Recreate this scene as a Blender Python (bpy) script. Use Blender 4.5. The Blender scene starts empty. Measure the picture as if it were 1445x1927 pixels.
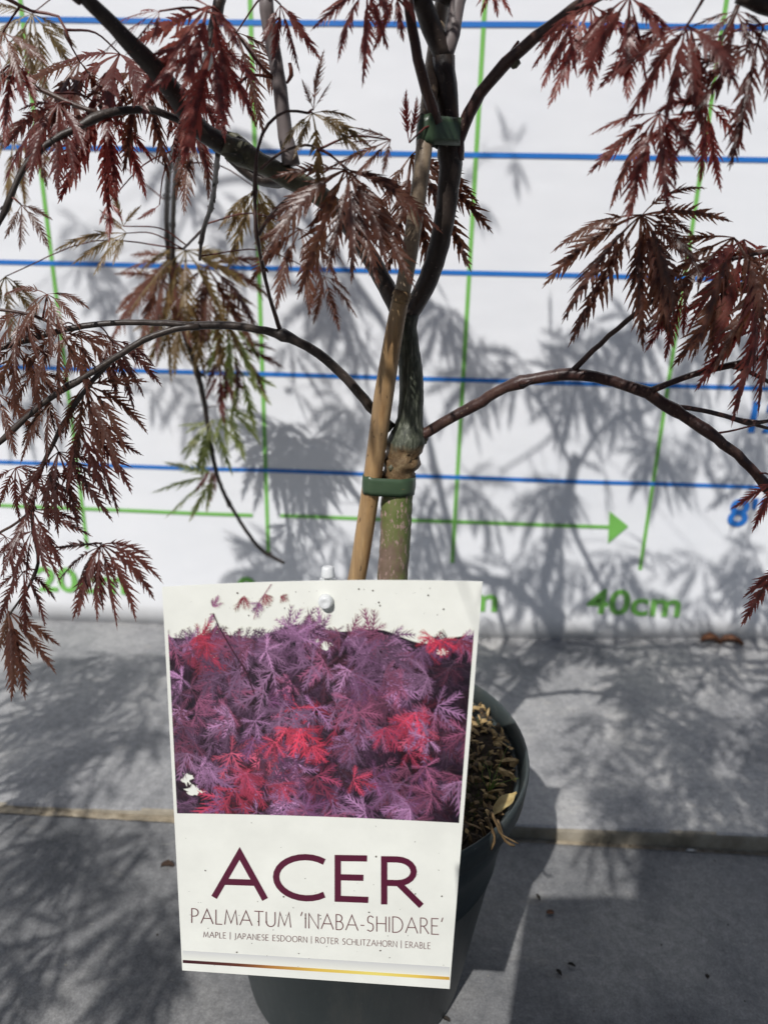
import bpy, bmesh, math, random
import numpy as np
from mathutils import Vector, Matrix
D = bpy.data
SC = bpy.context.scene
COL = SC.collection
S = 0.01                      # all measurements below are centimetres
G0 = 1.5                      # height of the paving on the banner's own scale

# ------------------------------------------------------------------ camera
F_PX, CX, CY = 1301.478, 722.5, 963.5
RV = np.array([3.22018537e-01, -4.18235536e-02, -2.97459925e-02])
C0 = np.array([15.1622688, -69.2899023, 39.0877873])
def rodr(r):
    a = np.linalg.norm(r); k = r / a
    K = np.array([[0, -k[2], k[1]], [k[2], 0, -k[0]], [-k[1], k[0], 0]])
    return np.eye(3) + math.sin(a) * K + (1 - math.cos(a)) * K @ K
RC = rodr(RV) @ np.array([[1, 0, 0], [0, 0, 1], [0, -1, 0]], float)
RIGHT, UP, BACK = RC[0], RC[1], RC[2]
def ray(x, y): return RC.T @ np.array([(x - CX) / F_PX, -(y - CY) / F_PX, -1.0])
def at(x, y, Y):              # measured photo point at distance Y from the banner
    d = ray(x, y); return C0 + (Y - C0[1]) / d[1] * d
def atz(x, y, z):
    d = ray(x, y); return C0 + (z - C0[2]) / d[2] * d
def proj(p):
    c = (np.asarray(p, float) - C0) @ RC.T
    return CX + F_PX * c[..., 0] / -c[..., 2], CY - F_PX * c[..., 1] / -c[..., 2], -c[..., 2]
def W(p):                     # cm on the banner scale -> metres, paving at 0
    p = np.asarray(p, float)
    return np.stack([p[..., 0], p[..., 1], p[..., 2] - G0], -1) * S

cam = D.cameras.new('camera'); co = D.objects.new('camera', cam); COL.objects.link(co)
m = Matrix(RC.T.tolist()).to_4x4(); m.translation = Vector(W(C0)); co.matrix_world = m
cam.sensor_fit = 'HORIZONTAL'; cam.sensor_width = 36; cam.lens = 36 * F_PX / 1445
cam.clip_start = 0.004; cam.clip_end = 200
cam.dof.use_dof = True; cam.dof.focus_distance = 0.292; cam.dof.aperture_fstop = 12.0
SC.camera = co

# ------------------------------------------------------------------ light
SUN = np.array([0.362, 0.862, -1.0]); SUNN = SUN / np.linalg.norm(SUN)
elev = math.asin(-SUNN[2]); rotz = math.atan2(-SUN[0], -SUN[1])
w = D.worlds.new("World"); SC.world = w; w.use_nodes = True
nt = w.node_tree; bg = nt.nodes['Background']
sky = nt.nodes.new('ShaderNodeTexSky'); sky.sky_type = 'NISHITA'; sky.sun_disc = False
sky.sun_elevation = elev; sky.sun_rotation = rotz
nt.links.new(sky.outputs[0], bg.inputs[0]); bg.inputs[1].default_value = 0.055
sl = D.lights.new('sun', 'SUN'); sl.energy = 3.95; sl.angle = math.radians(0.53); sl.color = (1, .975, .945)
so = D.objects.new('sun', sl); COL.objects.link(so)
so.rotation_euler = Vector(-SUNN).to_track_quat('Z', 'Y').to_euler(); so.location = (0, -2, 3)
vs = SC.view_settings; vs.view_transform = 'Standard'; vs.look = 'None'; vs.gamma = 1
vs.exposure = 0.03; vs.use_curve_mapping = False

# ------------------------------------------------------------------ helpers
def tag(o, label=None, cat=None, group=None, kind=None):
    if label: o['label'] = label
    if cat: o['category'] = cat
    if group: o['group'] = group
    if kind: o['kind'] = kind
    return o
def empty(name, p):
    o = D.objects.new(name, None); COL.objects.link(o); o.location = W(p); o.empty_display_size = .02
    return o
class MB:
    def __init__(s): s.v = []; s.f = []; s.m = []; s.n = 0; s.c = []
    def add(s, v, f, mi=0, col=None):
        v = np.asarray(v, float).reshape(-1, 3)
        s.v.append(v); s.f += [tuple(int(i) + s.n for i in q) for q in f]; s.m += [mi] * len(f)
        if col is not None:
            c = np.asarray(col, float); c = np.broadcast_to(c, (len(v), 3)) if c.ndim == 1 else c
            s.c.append(c)
        s.n += len(v)
    def build(s, name, mats, parent=None, origin=None, smooth=True, top=False):
        v = W(np.concatenate(s.v))
        if parent is not None:
            base = np.array(parent['_o'] if '_o' in parent else parent.location)
        else: base = np.zeros(3)
        org = W(origin) if origin is not None else (base if parent is not None else v.mean(0) if top else np.zeros(3))
        me = D.meshes.new(name); me.from_pydata((v - org).tolist(), [], s.f)
        if not isinstance(mats, (list, tuple)): mats = [mats]
        for q in mats: me.materials.append(q)
        me.polygons.foreach_set('material_index', s.m)
        me.polygons.foreach_set('use_smooth', [smooth] * len(s.f))
        if s.c:
            a = me.color_attributes.new('col', 'FLOAT_COLOR', 'POINT')
            c = np.concatenate(s.c); a.data.foreach_set('color', np.c_[c, np.ones(len(c))].ravel())
        me.update()
        o = D.objects.new(name, me); COL.objects.link(o)
        if parent is not None:
            o.parent = parent; o.location = (org - base).tolist()
        else: o.location = org.tolist()
        return o
def box(mb, lo, hi, mi=0, M=None):
    x0, y0, z0 = lo; x1, y1, z1 = hi
    v = np.array([(x0,y0,z0),(x1,y0,z0),(x1,y1,z0),(x0,y1,z0),(x0,y0,z1),(x1,y0,z1),(x1,y1,z1),(x0,y1,z1)], float)
    if M is not None: v = v @ M[0].T + M[1]
    mb.add(v, [(0,3,2,1),(4,5,6,7),(0,1,5,4),(1,2,6,5),(2,3,7,6),(3,0,4,7)], mi)
def catmull(P, R, step):
    P = np.asarray(P, float); R = np.asarray(R, float)
    if len(P) == 2:
        P = np.array([P[0], P.mean(0), P[1]]); R = np.array([R[0], R.mean(), R[1]])
    Q = np.vstack([2*P[0]-P[1], P, 2*P[-1]-P[-2]])
    out = []; rr = []
    for i in range(1, len(Q) - 2):
        n = max(2, int(np.linalg.norm(Q[i+1]-Q[i]) / step))
        for k in range(n):
            t = k / n
            out.append(.5*((2*Q[i])+(-Q[i-1]+Q[i+1])*t+(2*Q[i-1]-5*Q[i]+4*Q[i+1]-Q[i+2])*t*t+(-Q[i-1]+3*Q[i]-3*Q[i+1]+Q[i+2])*t**3))
            rr.append(R[i-1]*(1-t)+R[i]*t)
    out.append(P[-1]); rr.append(R[-1])
    return np.array(out), np.array(rr)
def tube(mb, P, R, sides=10, mi=0, rough=0.0, rng=None, cap=True):
    T = np.gradient(P, axis=0); T /= np.linalg.norm(T, axis=1)[:, None] + 1e-9
    n = np.cross(T[0], [0.3, 0.5, 0.81]); n /= np.linalg.norm(n)
    V = []
    a = np.arange(sides) / sides * 2 * math.pi
    for i in range(len(P)):
        n = n - T[i] * (n @ T[i]); n /= np.linalg.norm(n); b = np.cross(T[i], n)
        r = R[i] * np.ones(sides)
        if rough and rng: r = r * (1 + rough * np.array([rng.uniform(-1, 1) for _ in a]))
        V.append(P[i] + (np.cos(a) * r)[:, None] * n + (np.sin(a) * r)[:, None] * b)
    V = np.concatenate(V); F = []
    for i in range(len(P) - 1):
        for k in range(sides):
            k2 = (k + 1) % sides
            F.append((i*sides+k, i*sides+k2, (i+1)*sides+k2, (i+1)*sides+k))
    if cap:
        F.append(tuple(range(sides))[::-1]); F.append(tuple((len(P)-1)*sides+k for k in range(sides)))
    mb.add(V, F, mi)

# ------------------------------------------------------------------ materials
def mat(name, color=(.5,.5,.5), rough=.6, spec=.5):
    m = D.materials.new(name); m.use_nodes = True
    b = m.node_tree.nodes['Principled BSDF']
    b.inputs['Base Color'].default_value = (*color, 1); b.inputs['Roughness'].default_value = rough
    b.inputs['Specular IOR Level'].default_value = spec
    return m, m.node_tree, b
def N(t, k, **kw):
    n = t.nodes.new(k)
    for a, v in kw.items(): setattr(n, a, v)
    return n
def coords(t, scale=(1,1,1), kind='Object'):
    c = N(t, 'ShaderNodeTexCoord'); mp = N(t, 'ShaderNodeMapping'); mp.inputs['Scale'].default_value = scale
    t.links.new(c.outputs[kind], mp.inputs[0]); return mp.outputs[0]
def noise(t, vec, scale, detail=4, rough=.6):
    n = N(t, 'ShaderNodeTexNoise'); n.inputs['Scale'].default_value = scale
    n.inputs['Detail'].default_value = detail; n.inputs['Roughness'].default_value = rough
    t.links.new(vec, n.inputs['Vector']); return n.outputs['Fac']
def ramp(t, fac, stops):
    r = N(t, 'ShaderNodeValToRGB'); e = r.color_ramp.elements
    while len(e) < len(stops): e.new(.5)
    for q, (p, c) in zip(e, stops): q.position = p; q.color = (*c, 1) if len(c) == 3 else c
    t.links.new(fac, r.inputs[0]); return r.outputs[0]
def mix(t, fac, a, b, blend='MIX'):
    n = N(t, 'ShaderNodeMix', data_type='RGBA', blend_type=blend)
    for s, v in ((0, fac), (6, a), (7, b)):
        if hasattr(v, 'is_linked') or isinstance(v, bpy.types.NodeSocket): t.links.new(v, n.inputs[s])
        elif s == 0: n.inputs[0].default_value = v
        else: n.inputs[s].default_value = (*v, 1)
    return n.outputs[2]
def bump(t, b, h, dist, strength=1):
    n = N(t, 'ShaderNodeBump'); n.inputs['Distance'].default_value = dist; n.inputs['Strength'].default_value = strength
    t.links.new(h, n.inputs['Height']); t.links.new(n.outputs[0], b.inputs['Normal'])

def m_noise(name, stops, scale, rough=.7, vscale=(1,1,1), bd=0, spec=.4, detail=6, rnd=0):
    m, t, b = mat(name, rough=rough, spec=spec)
    f = noise(t, coords(t, vscale), scale, detail); c = ramp(t, f, stops)
    if rnd:
        oi = N(t, 'ShaderNodeObjectInfo'); hs = N(t, 'ShaderNodeHueSaturation')
        mr = N(t, 'ShaderNodeMapRange'); mr.inputs[3].default_value = 1-rnd; mr.inputs[4].default_value = 1+rnd
        t.links.new(oi.outputs['Random'], mr.inputs[0]); t.links.new(mr.outputs[0], hs.inputs['Value'])
        t.links.new(c, hs.inputs['Color']); c = hs.outputs[0]
    t.links.new(c, b.inputs['Base Color'])
    if bd: bump(t, b, f, bd)
    return m
def m_leaf(name, a, b_, c_, trans):
    m, t, b = mat(name, rough=.36, spec=.6)
    f = noise(t, coords(t), 60, 5); col = ramp(t, f, [(.3, a), (.52, b_), (.75, c_)])
    oi = N(t, 'ShaderNodeObjectInfo'); hs = N(t, 'ShaderNodeHueSaturation')
    mr = N(t, 'ShaderNodeMapRange'); mr.inputs[3].default_value = .7; mr.inputs[4].default_value = 1.35
    t.links.new(oi.outputs['Random'], mr.inputs[0]); t.links.new(mr.outputs[0], hs.inputs['Value'])
    t.links.new(col, hs.inputs['Color']); t.links.new(hs.outputs[0], b.inputs['Base Color'])
    bump(t, b, noise(t, coords(t), 900, 2), .0002, .6)
    tr = N(t, 'ShaderNodeBsdfTranslucent'); mc = mix(t, 1.0, hs.outputs[0], trans, 'MULTIPLY')
    t.links.new(mc, tr.inputs[0]); ad = N(t, 'ShaderNodeMixShader'); ad.inputs[0].default_value = .4
    t.links.new(b.outputs[0], ad.inputs[1]); t.links.new(tr.outputs[0], ad.inputs[2])
    t.links.new(ad.outputs[0], t.nodes['Material Output'].inputs[0])
    return m
LEAF = {
 'red':   m_leaf('leaf_burgundy', (.105,.034,.030), (.165,.055,.046), (.21,.10,.07), (2.6,1.3,1.2)),
 'brown': m_leaf('leaf_bronze', (.08,.032,.024), (.125,.052,.036), (.155,.085,.05), (2.2,1.8,1.2)),
 'olive': m_leaf('leaf_olive', (.12,.065,.032), (.16,.105,.045), (.19,.15,.065), (2.0,2.0,1.1)),
 'dark':  m_leaf('leaf_dark', (.055,.018,.016), (.085,.028,.022), (.12,.05,.034), (2.2,1.4,1.1)),
 'green': m_leaf('leaf_green', (.14,.15,.06), (.20,.22,.08), (.22,.16,.09), (1.6,1.9,1.0)),
}
M_PET = m_noise('leaf_stem_red', [(.3,(.10,.02,.02)),(.7,(.16,.05,.03))], 80, .45)
def m_bark(name, stops, scale, rough, lent):
    m, t, b = mat(name, rough=rough, spec=.5)
    f = noise(t, coords(t, (1,1,.4)), scale, 7, .7); c = ramp(t, f, stops)
    sp = ramp(t, noise(t, coords(t), 750, 2), [(.66,(0,0,0)),(.71,(1,1,1))]); c = mix(t, sp, c, lent)
    pt = ramp(t, noise(t, coords(t), 35, 3), [(.5,(0,0,0)),(.75,(.6,.6,.6))]); c = mix(t, pt, c, tuple(x*.6 for x in lent))
    t.links.new(c, b.inputs['Base Color']); bump(t, b, noise(t, coords(t), 420, 5), .0003, .9); return m
M_TWIG = m_bark('twig_bark', [(.3,(.028,.012,.012)),(.55,(.060,.028,.022)),(.8,(.12,.07,.045))], 130, .42, (.17,.12,.085))
M_DARKB = m_bark('dark_branch_bark', [(.3,(.016,.011,.010)),(.58,(.040,.029,.023)),(.78,(.10,.078,.058))], 160, .45, (.13,.10,.085))
M_GREYB = m_noise('grey_branch_bark', [(.3,(.10,.085,.085)),(.6,(.19,.16,.155)),(.85,(.3,.27,.26))], 120, .5, (1,1,.2), .0003)
M_GREENB = m_bark('green_branch_bark', [(.3,(.035,.033,.022)),(.5,(.085,.085,.05)),(.7,(.16,.15,.10))], 150, .5, (.26,.23,.17))

# trunk: smooth olive stem, corky graft, dark green striated bark above
m, t, b = mat('trunk_bark', rough=.55, spec=.4)
ob = N(t, 'ShaderNodeTexCoord').outputs['Object']
sep = N(t, 'ShaderNodeSeparateXYZ'); t.links.new(ob, sep.inputs[0])
n1 = noise(t, coords(t, (1,1,.35)), 75, 6)
low = ramp(t, n1, [(.36,(.10,.14,.035)),(.47,(.15,.165,.06)),(.55,(.17,.12,.085)),(.7,(.22,.15,.13))])
spk = ramp(t, noise(t, coords(t, (1,1,.4)), 620, 3), [(.56,(0,0,0)),(.64,(1,1,1))])
low = mix(t, spk, low, (.36,.25,.22))
wm = N(t, 'ShaderNodeMapping'); wm.inputs['Rotation'].default_value = (0, .28, 0); wm.inputs['Scale'].default_value = (1,1,.13)
t.links.new(ob, wm.inputs[0]); st = noise(t, wm.outputs[0], 900, 4, .65)
high = ramp(t, st, [(.30,(.024,.028,.020)),(.5,(.062,.070,.048)),(.62,(.13,.14,.105)),(.72,(.30,.30,.25))])
cork = ramp(t, noise(t, coords(t), 210, 8, .75), [(.3,(.03,.02,.012)),(.5,(.16,.10,.05)),(.7,(.33,.25,.14))])
def zmask(z0, z1):
    mr = N(t, 'ShaderNodeMapRange'); mr.inputs[1].default_value = z0; mr.inputs[2].default_value = z1
    ad = N(t, 'ShaderNodeMath', operation='MULTIPLY_ADD'); t.links.new(noise(t, coords(t), 160, 5), ad.inputs[0])
    ad.inputs[1].default_value = .009; t.links.new(sep.outputs[2], ad.inputs[2])
    t.links.new(ad.outputs[0], mr.inputs[0]); return mr.outputs[0]
TRUNKZ = 13.0
zb = lambda z: (z - TRUNKZ) * S + .0045
c1 = mix(t, zmask(zb(29.95), zb(30.15)), low, cork)
c2 = mix(t, zmask(zb(31.75), zb(32.1)), c1, high)
dk = mix(t, zmask(zb(36.5), zb(39.5)), c2, (.020,.017,.014))
t.links.new(dk, b.inputs['Base Color']); bump(t, b, noise(t, coords(t, (1,1,.3)), 700, 5, .7), .0002, .7)
M_TRUNK = m

m, t, b = mat('banner_vinyl', (.80,.81,.83), .38, .45)
f = noise(t, coords(t, (1,1,1)), 9, 3); t.links.new(ramp(t, f, [(.3,(.77,.785,.815)),(.7,(.82,.83,.85))]), b.inputs['Base Color'])
sx = N(t, 'ShaderNodeSeparateXYZ'); t.links.new(N(t, 'ShaderNodeTexCoord').outputs['Object'], sx.inputs[0])
mr = N(t, 'ShaderNodeMapRange'); mr.inputs[1].default_value = .0; mr.inputs[2].default_value = .045; mr.inputs[3].default_value = .55; mr.inputs[4].default_value = 0
t.links.new(sx.outputs[2], mr.inputs[0]); ml = N(t, 'ShaderNodeMath', operation='MULTIPLY'); t.links.new(mr.outputs[0], ml.inputs[0]); t.links.new(noise(t, coords(t), 45, 6), ml.inputs[1])
cc_ = mix(t, ml.outputs[0], ramp(t, f, [(.3,(.77,.785,.815)),(.7,(.82,.83,.85))]), (.42,.39,.34)); t.links.new(cc_, b.inputs['Base Color'])
bump(t, b, noise(t, coords(t, (.35,1,1)), 11, 3), .004, .5); M_BAN = m
M_GREEN = m_noise('print_green', [(.3,(.17,.44,.09)),(.7,(.20,.50,.11))], 30, .4)
M_BLUE = m_noise('print_blue', [(.3,(.018,.15,.50)),(.7,(.022,.18,.56))], 30, .4)
# stone slabs
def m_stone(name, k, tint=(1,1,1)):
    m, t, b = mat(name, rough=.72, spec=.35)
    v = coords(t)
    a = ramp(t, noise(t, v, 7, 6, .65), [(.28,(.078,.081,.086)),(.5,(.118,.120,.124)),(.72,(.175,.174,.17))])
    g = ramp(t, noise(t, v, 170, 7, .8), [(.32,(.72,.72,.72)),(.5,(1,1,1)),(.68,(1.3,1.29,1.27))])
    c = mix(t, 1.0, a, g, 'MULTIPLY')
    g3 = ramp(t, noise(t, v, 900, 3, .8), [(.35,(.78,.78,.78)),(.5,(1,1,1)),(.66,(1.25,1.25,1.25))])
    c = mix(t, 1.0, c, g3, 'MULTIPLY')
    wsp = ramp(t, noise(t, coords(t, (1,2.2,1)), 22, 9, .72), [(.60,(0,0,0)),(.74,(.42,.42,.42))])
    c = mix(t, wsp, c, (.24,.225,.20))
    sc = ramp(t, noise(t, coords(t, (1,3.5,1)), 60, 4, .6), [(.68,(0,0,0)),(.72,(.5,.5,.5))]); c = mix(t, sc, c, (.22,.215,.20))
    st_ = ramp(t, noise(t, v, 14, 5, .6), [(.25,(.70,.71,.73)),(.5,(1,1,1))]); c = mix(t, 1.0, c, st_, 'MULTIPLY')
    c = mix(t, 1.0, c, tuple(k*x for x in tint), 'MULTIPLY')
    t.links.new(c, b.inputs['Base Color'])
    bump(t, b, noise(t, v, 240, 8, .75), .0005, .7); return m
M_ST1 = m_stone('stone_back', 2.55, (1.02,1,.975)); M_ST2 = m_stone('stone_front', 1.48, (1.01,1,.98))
M_SAND = m_noise('joint_sand', [(.3,(.22,.18,.12)),(.7,(.42,.36,.27))], 160, .9, bd=.001)
M_EDGE = m_noise('slab_edge_stone', [(.3,(.20,.175,.13)),(.7,(.40,.36,.29))], 60, .85, bd=.001)
m, t, b = mat('pot_plastic', rough=.45, spec=.35)
c = ramp(t, noise(t, coords(t), 18, 5), [(.3,(.036,.046,.047)),(.7,(.046,.058,.059))])
d1 = ramp(t, noise(t, coords(t, (1,1,.25)), 50, 7, .75), [(.5,(0,0,0)),(.75,(.35,.35,.35))]); c = mix(t, d1, c, (.13,.12,.10))
d2 = ramp(t, noise(t, coords(t, (1,1,4)), 190, 3, .6), [(.67,(0,0,0)),(.71,(.7,.7,.7))]); c = mix(t, d2, c, (.09,.10,.10))
t.links.new(c, b.inputs['Base Color']); bump(t, b, noise(t, coords(t), 300, 4), .0002, .5); M_POT = m
M_CANE = None
m, t, b = mat('bamboo', rough=.45, spec=.4)
v = coords(t, (1,1,.06)); c = ramp(t, noise(t, v, 260, 5), [(.3,(.26,.14,.055)),(.5,(.42,.26,.12)),(.75,(.55,.38,.20))])
sp = ramp(t, noise(t, coords(t, (1,1,.5)), 480, 2), [(.66,(0,0,0)),(.72,(1,1,1))])
c = mix(t, sp, c, (.08,.045,.02))
ag = ramp(t, noise(t, coords(t, (1,1,.12)), 90, 6, .7), [(.42,(0,0,0)),(.62,(.75,.75,.75))])
c = mix(t, ag, c, (.20,.135,.08)); t.links.new(c, b.inputs['Base Color'])
bump(t, b, noise(t, v, 400, 4), .0002, .6); M_CANE = m
M_CANE2 = m_bark('weathered_bamboo', [(.3,(.15,.115,.08)),(.5,(.25,.19,.13)),(.75,(.36,.28,.19))], 120, .5, (.07,.05,.035))
M_NODE = m_noise('bamboo_node', [(.3,(.10,.06,.03)),(.7,(.38,.25,.12))], 200, .6, bd=.0003)
M_TIE = m_noise('tie_tape', [(.3,(.04,.072,.04)),(.7,(.055,.092,.05))], 60, .33, (1,1,3), .0003, .5)
def m_plain(n, c, r=.5, s=.4): return m_noise(n, [(.3, tuple(x*.93 for x in c)), (.7, tuple(min(1, x*1.05) for x in c))], 40, r, spec=s)
M_CARD = m_plain('card_cream', (.82,.83,.77), .35)
M_INK = m_plain('ink_burgundy', (.095,.012,.035), .4); M_THIN = m_plain('ink_brown', (.16,.07,.075), .5)
M_SPECK = m_plain('dirt_speck', (.06,.04,.025), .8)
m, t, b = mat('card_print', rough=.33, spec=.45)
at_ = N(t, 'ShaderNodeAttribute', attribute_name='col'); t.links.new(at_.outputs['Color'], b.inputs['Base Color']); M_PRINT = m
m, t, b = mat('clear_plastic', (.86,.88,.89), .22, .5)
b.inputs['Transmission Weight'].default_value = .25; b.inputs['IOR'].default_value = 1.4
M_PEG = m
M_SOIL = m_noise('wet_peat', [(.3,(.012,.008,.005)),(.6,(.035,.022,.013)),(.8,(.07,.045,.025))], 260, .9, bd=.002)
CHIP = [m_noise('bark_chip_%s' % n, [(.3, a), (.7, c)], 300, .75, bd=.0004) for n, a, c in
        (('dark',(.025,.016,.009),(.06,.038,.02)), ('mid',(.09,.055,.026),(.20,.13,.06)), ('gold',(.26,.17,.07),(.46,.33,.16)))]
M_MOSS = m_noise('moss', [(.3,(.04,.07,.015)),(.7,(.12,.17,.04))], 300, .8)
M_DRY = m_noise('dry_leaf', [(.3,(.28,.19,.07)),(.7,(.5,.40,.18))], 200, .6)
M_RUST = m_noise('rust_leaf', [(.3,(.06,.022,.010)),(.7,(.17,.07,.03))], 200, .7)
M_BLACK = m_plain('black_glass', (.012,.012,.014), .25); M_SKIN = m_plain('skin', (.45,.26,.19), .5)
M_CLOTH = m_plain('dark_jacket', (.02,.022,.03), .85); M_HAIR = m_plain('hair', (.03,.018,.01), .6)

# ------------------------------------------------------------------ paving
def frontz(x): return G0 - (0.25 + 0.75 * min(max((x + 15) / 42, -1.0), 1.6))
def seamy(x): return -28.75 + 0.014 * (x + 15)
mb = MB(); mb.add([(-3000,-3000,-6),(3000,-3000,-6),(3000,3000,-6),(-3000,3000,-6)], [(0,1,2,3)])
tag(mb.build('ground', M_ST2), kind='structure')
rng = random.Random(3)
def wallz(x): return G0 + min(1.4, max(0, x - 24)*.043)
def slab_back(x0, x1, y1, name='paving_slab'):
    mb = MB(); n = 60; V = []; F = []
    xs = np.linspace(x0, x1, n)
    chip = [rng.uniform(-.05, .05) for _ in xs]
    prof = lambda x, j: [(x, y1, wallz(x)), (x, .6, wallz(x)), (x, -6, G0 + (wallz(x)-G0)*.6), (x, seamy(x) + .25, G0), (x, seamy(x) + .06 + j, G0 - .10), (x, seamy(x) + j, G0 - .35), (x, seamy(x) + j*.6, G0 - 5), (x, y1, G0 - 5)]
    NP = 8
    for x, j in zip(xs, chip): V += prof(x, j)
    for i in range(n - 1):
        for k in range(NP-1): F.append((i*NP+k, i*NP+k+1, i*NP+k+NP+1, i*NP+k+NP))
    F += [tuple(range(NP))[::-1], tuple((n-1)*NP+k for k in range(NP))]
    mb.add(V, F); o = mb.build(name, [M_ST1, M_EDGE], smooth=False)
    for p in o.data.polygons:
        if p.center.z < (-.05) * S and abs(p.normal.y) > .5: p.material_index = 1
    return tag(o, kind='structure')
for a, c in ((-98.2,-38.2),(-37.7,62.0),(62.4,122.4)): slab_back(a, c, 31.0)
def slab_front(x0, x1, y0):
    mb = MB(); n = 30; V = []; F = []
    for x in np.linspace(x0, x1, n):
        z = frontz(x); g = .35
        V += [(x, seamy(x)-g-.05, z-.1), (x, seamy(x)-g-.3, z), (x, y0, z), (x, y0, z-4), (x, seamy(x)-g, z-4)]
    for i in range(n-1):
        for k in range(5): F.append((i*5+k, i*5+(k+1)%5, (i+1)*5+(k+1)%5, (i+1)*5+k)[::-1])
    F += [tuple(range(5)), tuple((n-1)*5+k for k in range(5))[::-1]]
    mb.add(V, F); return tag(mb.build('paving_slab', M_ST2, smooth=False), kind='structure')
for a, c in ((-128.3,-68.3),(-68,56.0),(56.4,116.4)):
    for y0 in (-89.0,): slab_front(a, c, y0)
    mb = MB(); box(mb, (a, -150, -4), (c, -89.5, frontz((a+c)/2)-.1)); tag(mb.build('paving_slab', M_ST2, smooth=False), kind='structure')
mb = MB(); V = []; n = 400; r2 = random.Random(8)
for i, x in enumerate(np.linspace(-100, 110, n)):
    k = .35 if x < 5 else .4
    z = min(G0 - .12, frontz(x) + .05) - (0 if x < 8 else .25) + r2.uniform(-.05, .05)
    V += [(x, seamy(x) + .05, z - (.05 if x < 5 else 0)), (x, seamy(x) - .22*k, z + r2.uniform(-.02, .05)), (x, seamy(x) - .55 + r2.uniform(-.04,.06), z - .04)]
F = [(i*3+k, i*3+k+1, i*3+k+4, i*3+k+3) for i in range(n-1) for k in range(2)]
mb.add(V, F); tag(mb.build('sand_joint', M_SAND), kind='structure')

# ------------------------------------------------------------------ banner
BX0, BX1, BZ1 = -62.0, 92.0, 128.0
def wav(x, z): return .10*math.sin(x*.13+1) + .06*math.sin(x*.31+z*.05) + .05*math.sin(z*.11)
def bottom(x): return wallz(x) - .06
ban = empty('measuring_banner', (15, 0, G0))
tag(ban, 'white measuring banner with blue and green height grid standing behind the maple', 'banner')
mb = MB(); nx, nz = 80, 50; V = []
for j in range(nz + 1):
    for i in range(nx + 1):
        x = BX0 + (BX1-BX0)*i/nx; z0 = bottom(x); z = z0 + (BZ1-z0)*j/nz
        V.append((x, wav(x, z), z))
nf = len(V); V += [(x, y + .4, z) for x, y, z in V]; F = []
for j in range(nz):
    for i in range(nx):
        a = j*(nx+1)+i; F.append((a, a+1, a+nx+2, a+nx+1)); F.append((a+nf, a+nf+nx+1, a+nf+nx+2, a+nf+1))
for i in range(nx):
    F.append((i, i+nf, i+1+nf, i+1)); a = nz*(nx+1)+i; F.append((a, a+1, a+1+nf, a+nf))
for j in range(nz):
    a = j*(nx+1); c = a+nx+1; F.append((a, c, c+nf, a+nf)); a += nx; c += nx; F.append((a, a+nf, c+nf, c))
mb.add(V, F); mb.build('panel', M_BAN, ban)
def ribbon(x0, z0, x1, z1, wd, m, name, off=.05):
    mb = MB(); n = max(2, int(math.hypot(x1-x0, z1-z0)/1.5)); V = []
    dx, dz = x1-x0, z1-z0; L = math.hypot(dx, dz); px, pz = -dz/L*wd/2, dx/L*wd/2
    for i in range(n+1):
        x, z = x0+dx*i/n, z0+dz*i/n
        for s in (1, -1): V.append((x+s*px, wav(x+s*px, z+s*pz)-off, z+s*pz))
    mb.add(V, [(2*i, 2*i+1, 2*i+3, 2*i+2) for i in range(n)]); return mb.build(name, m, ban)
for x in range(-60, 91, 20): ribbon(x, 10.4, x, 126, .40, M_GREEN, 'green_grid_line', .05)
for z in range(20, 121, 10): ribbon(BX0+.3, z, BX1-.3, z, .42, M_BLUE, 'blue_grid_line', .075)
def wp(x, y): q = at(x, y, 0); return q[0], q[2]
a = wp(527, 971); c = wp(1150, 991); ribbon(a[0], a[1], c[0], c[1], .38, M_GREEN, 'arrow_line', .10)
a = wp(475, 970); c = wp(0, 950); s_ = (a[1]-c[1])/(a[0]-c[0])
ribbon(a[0], a[1], -36, a[1]+s_*(-36-a[0]), .38, M_GREEN, 'arrow_line', .10)
def tri(P, name):
    mb = MB(); mb.add([(x, wav(x, z)-.12, z) for x, z in P], [(0,1,2)]); mb.build(name, M_GREEN, ban)
tri([wp(1146,961), wp(1143,1022), wp(1182,990)], 'arrow_head')
tri([(-35.5,15.7),(-35.5,12.3),(-38.2,14)], 'arrow_head')
def text(body, x, z, h, m, bold=.012, ncol='printed_number', wx=1.0):
    cu = D.curves.new('t', 'FONT'); cu.body = body; cu.size = 1; cu.offset = bold; cu.align_x = 'CENTER'
    o = D.objects.new('t', cu); COL.objects.link(o); bpy.context.view_layer.update()
    me = D.meshes.new_from_object(o.evaluated_get(bpy.context.evaluated_depsgraph_get()))
    D.objects.remove(o)
    v = np.array([q.co[:] for q in me.vertices]); f = [tuple(p.vertices) for p in me.polygons]
    k = h / .72
    P = [(x + a*k*wx, wav(x, z) - .14, z + c*k) for a, c, _ in v]
    mb = MB(); mb.add(P, f); mb.build(ncol, m, ban, smooth=False)
for body, px, py in (('20cm', 158, 1113), ('0cm', 512, 1133), ('20cm', 850, 1146), ('40cm', 1191, 1156)):
    q = wp(px, py); text(body, q[0], q[1], 2.95, M_GREEN, .022, wx=1.13)
q = wp(1434, 812); text("12''", q[0]+.7, q[1], 3.0, M_BLUE, .03)
q = wp(1400, 989); text("8''", q[0], q[1], 2.9, M_BLUE, .025, wx=1.05)

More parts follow.
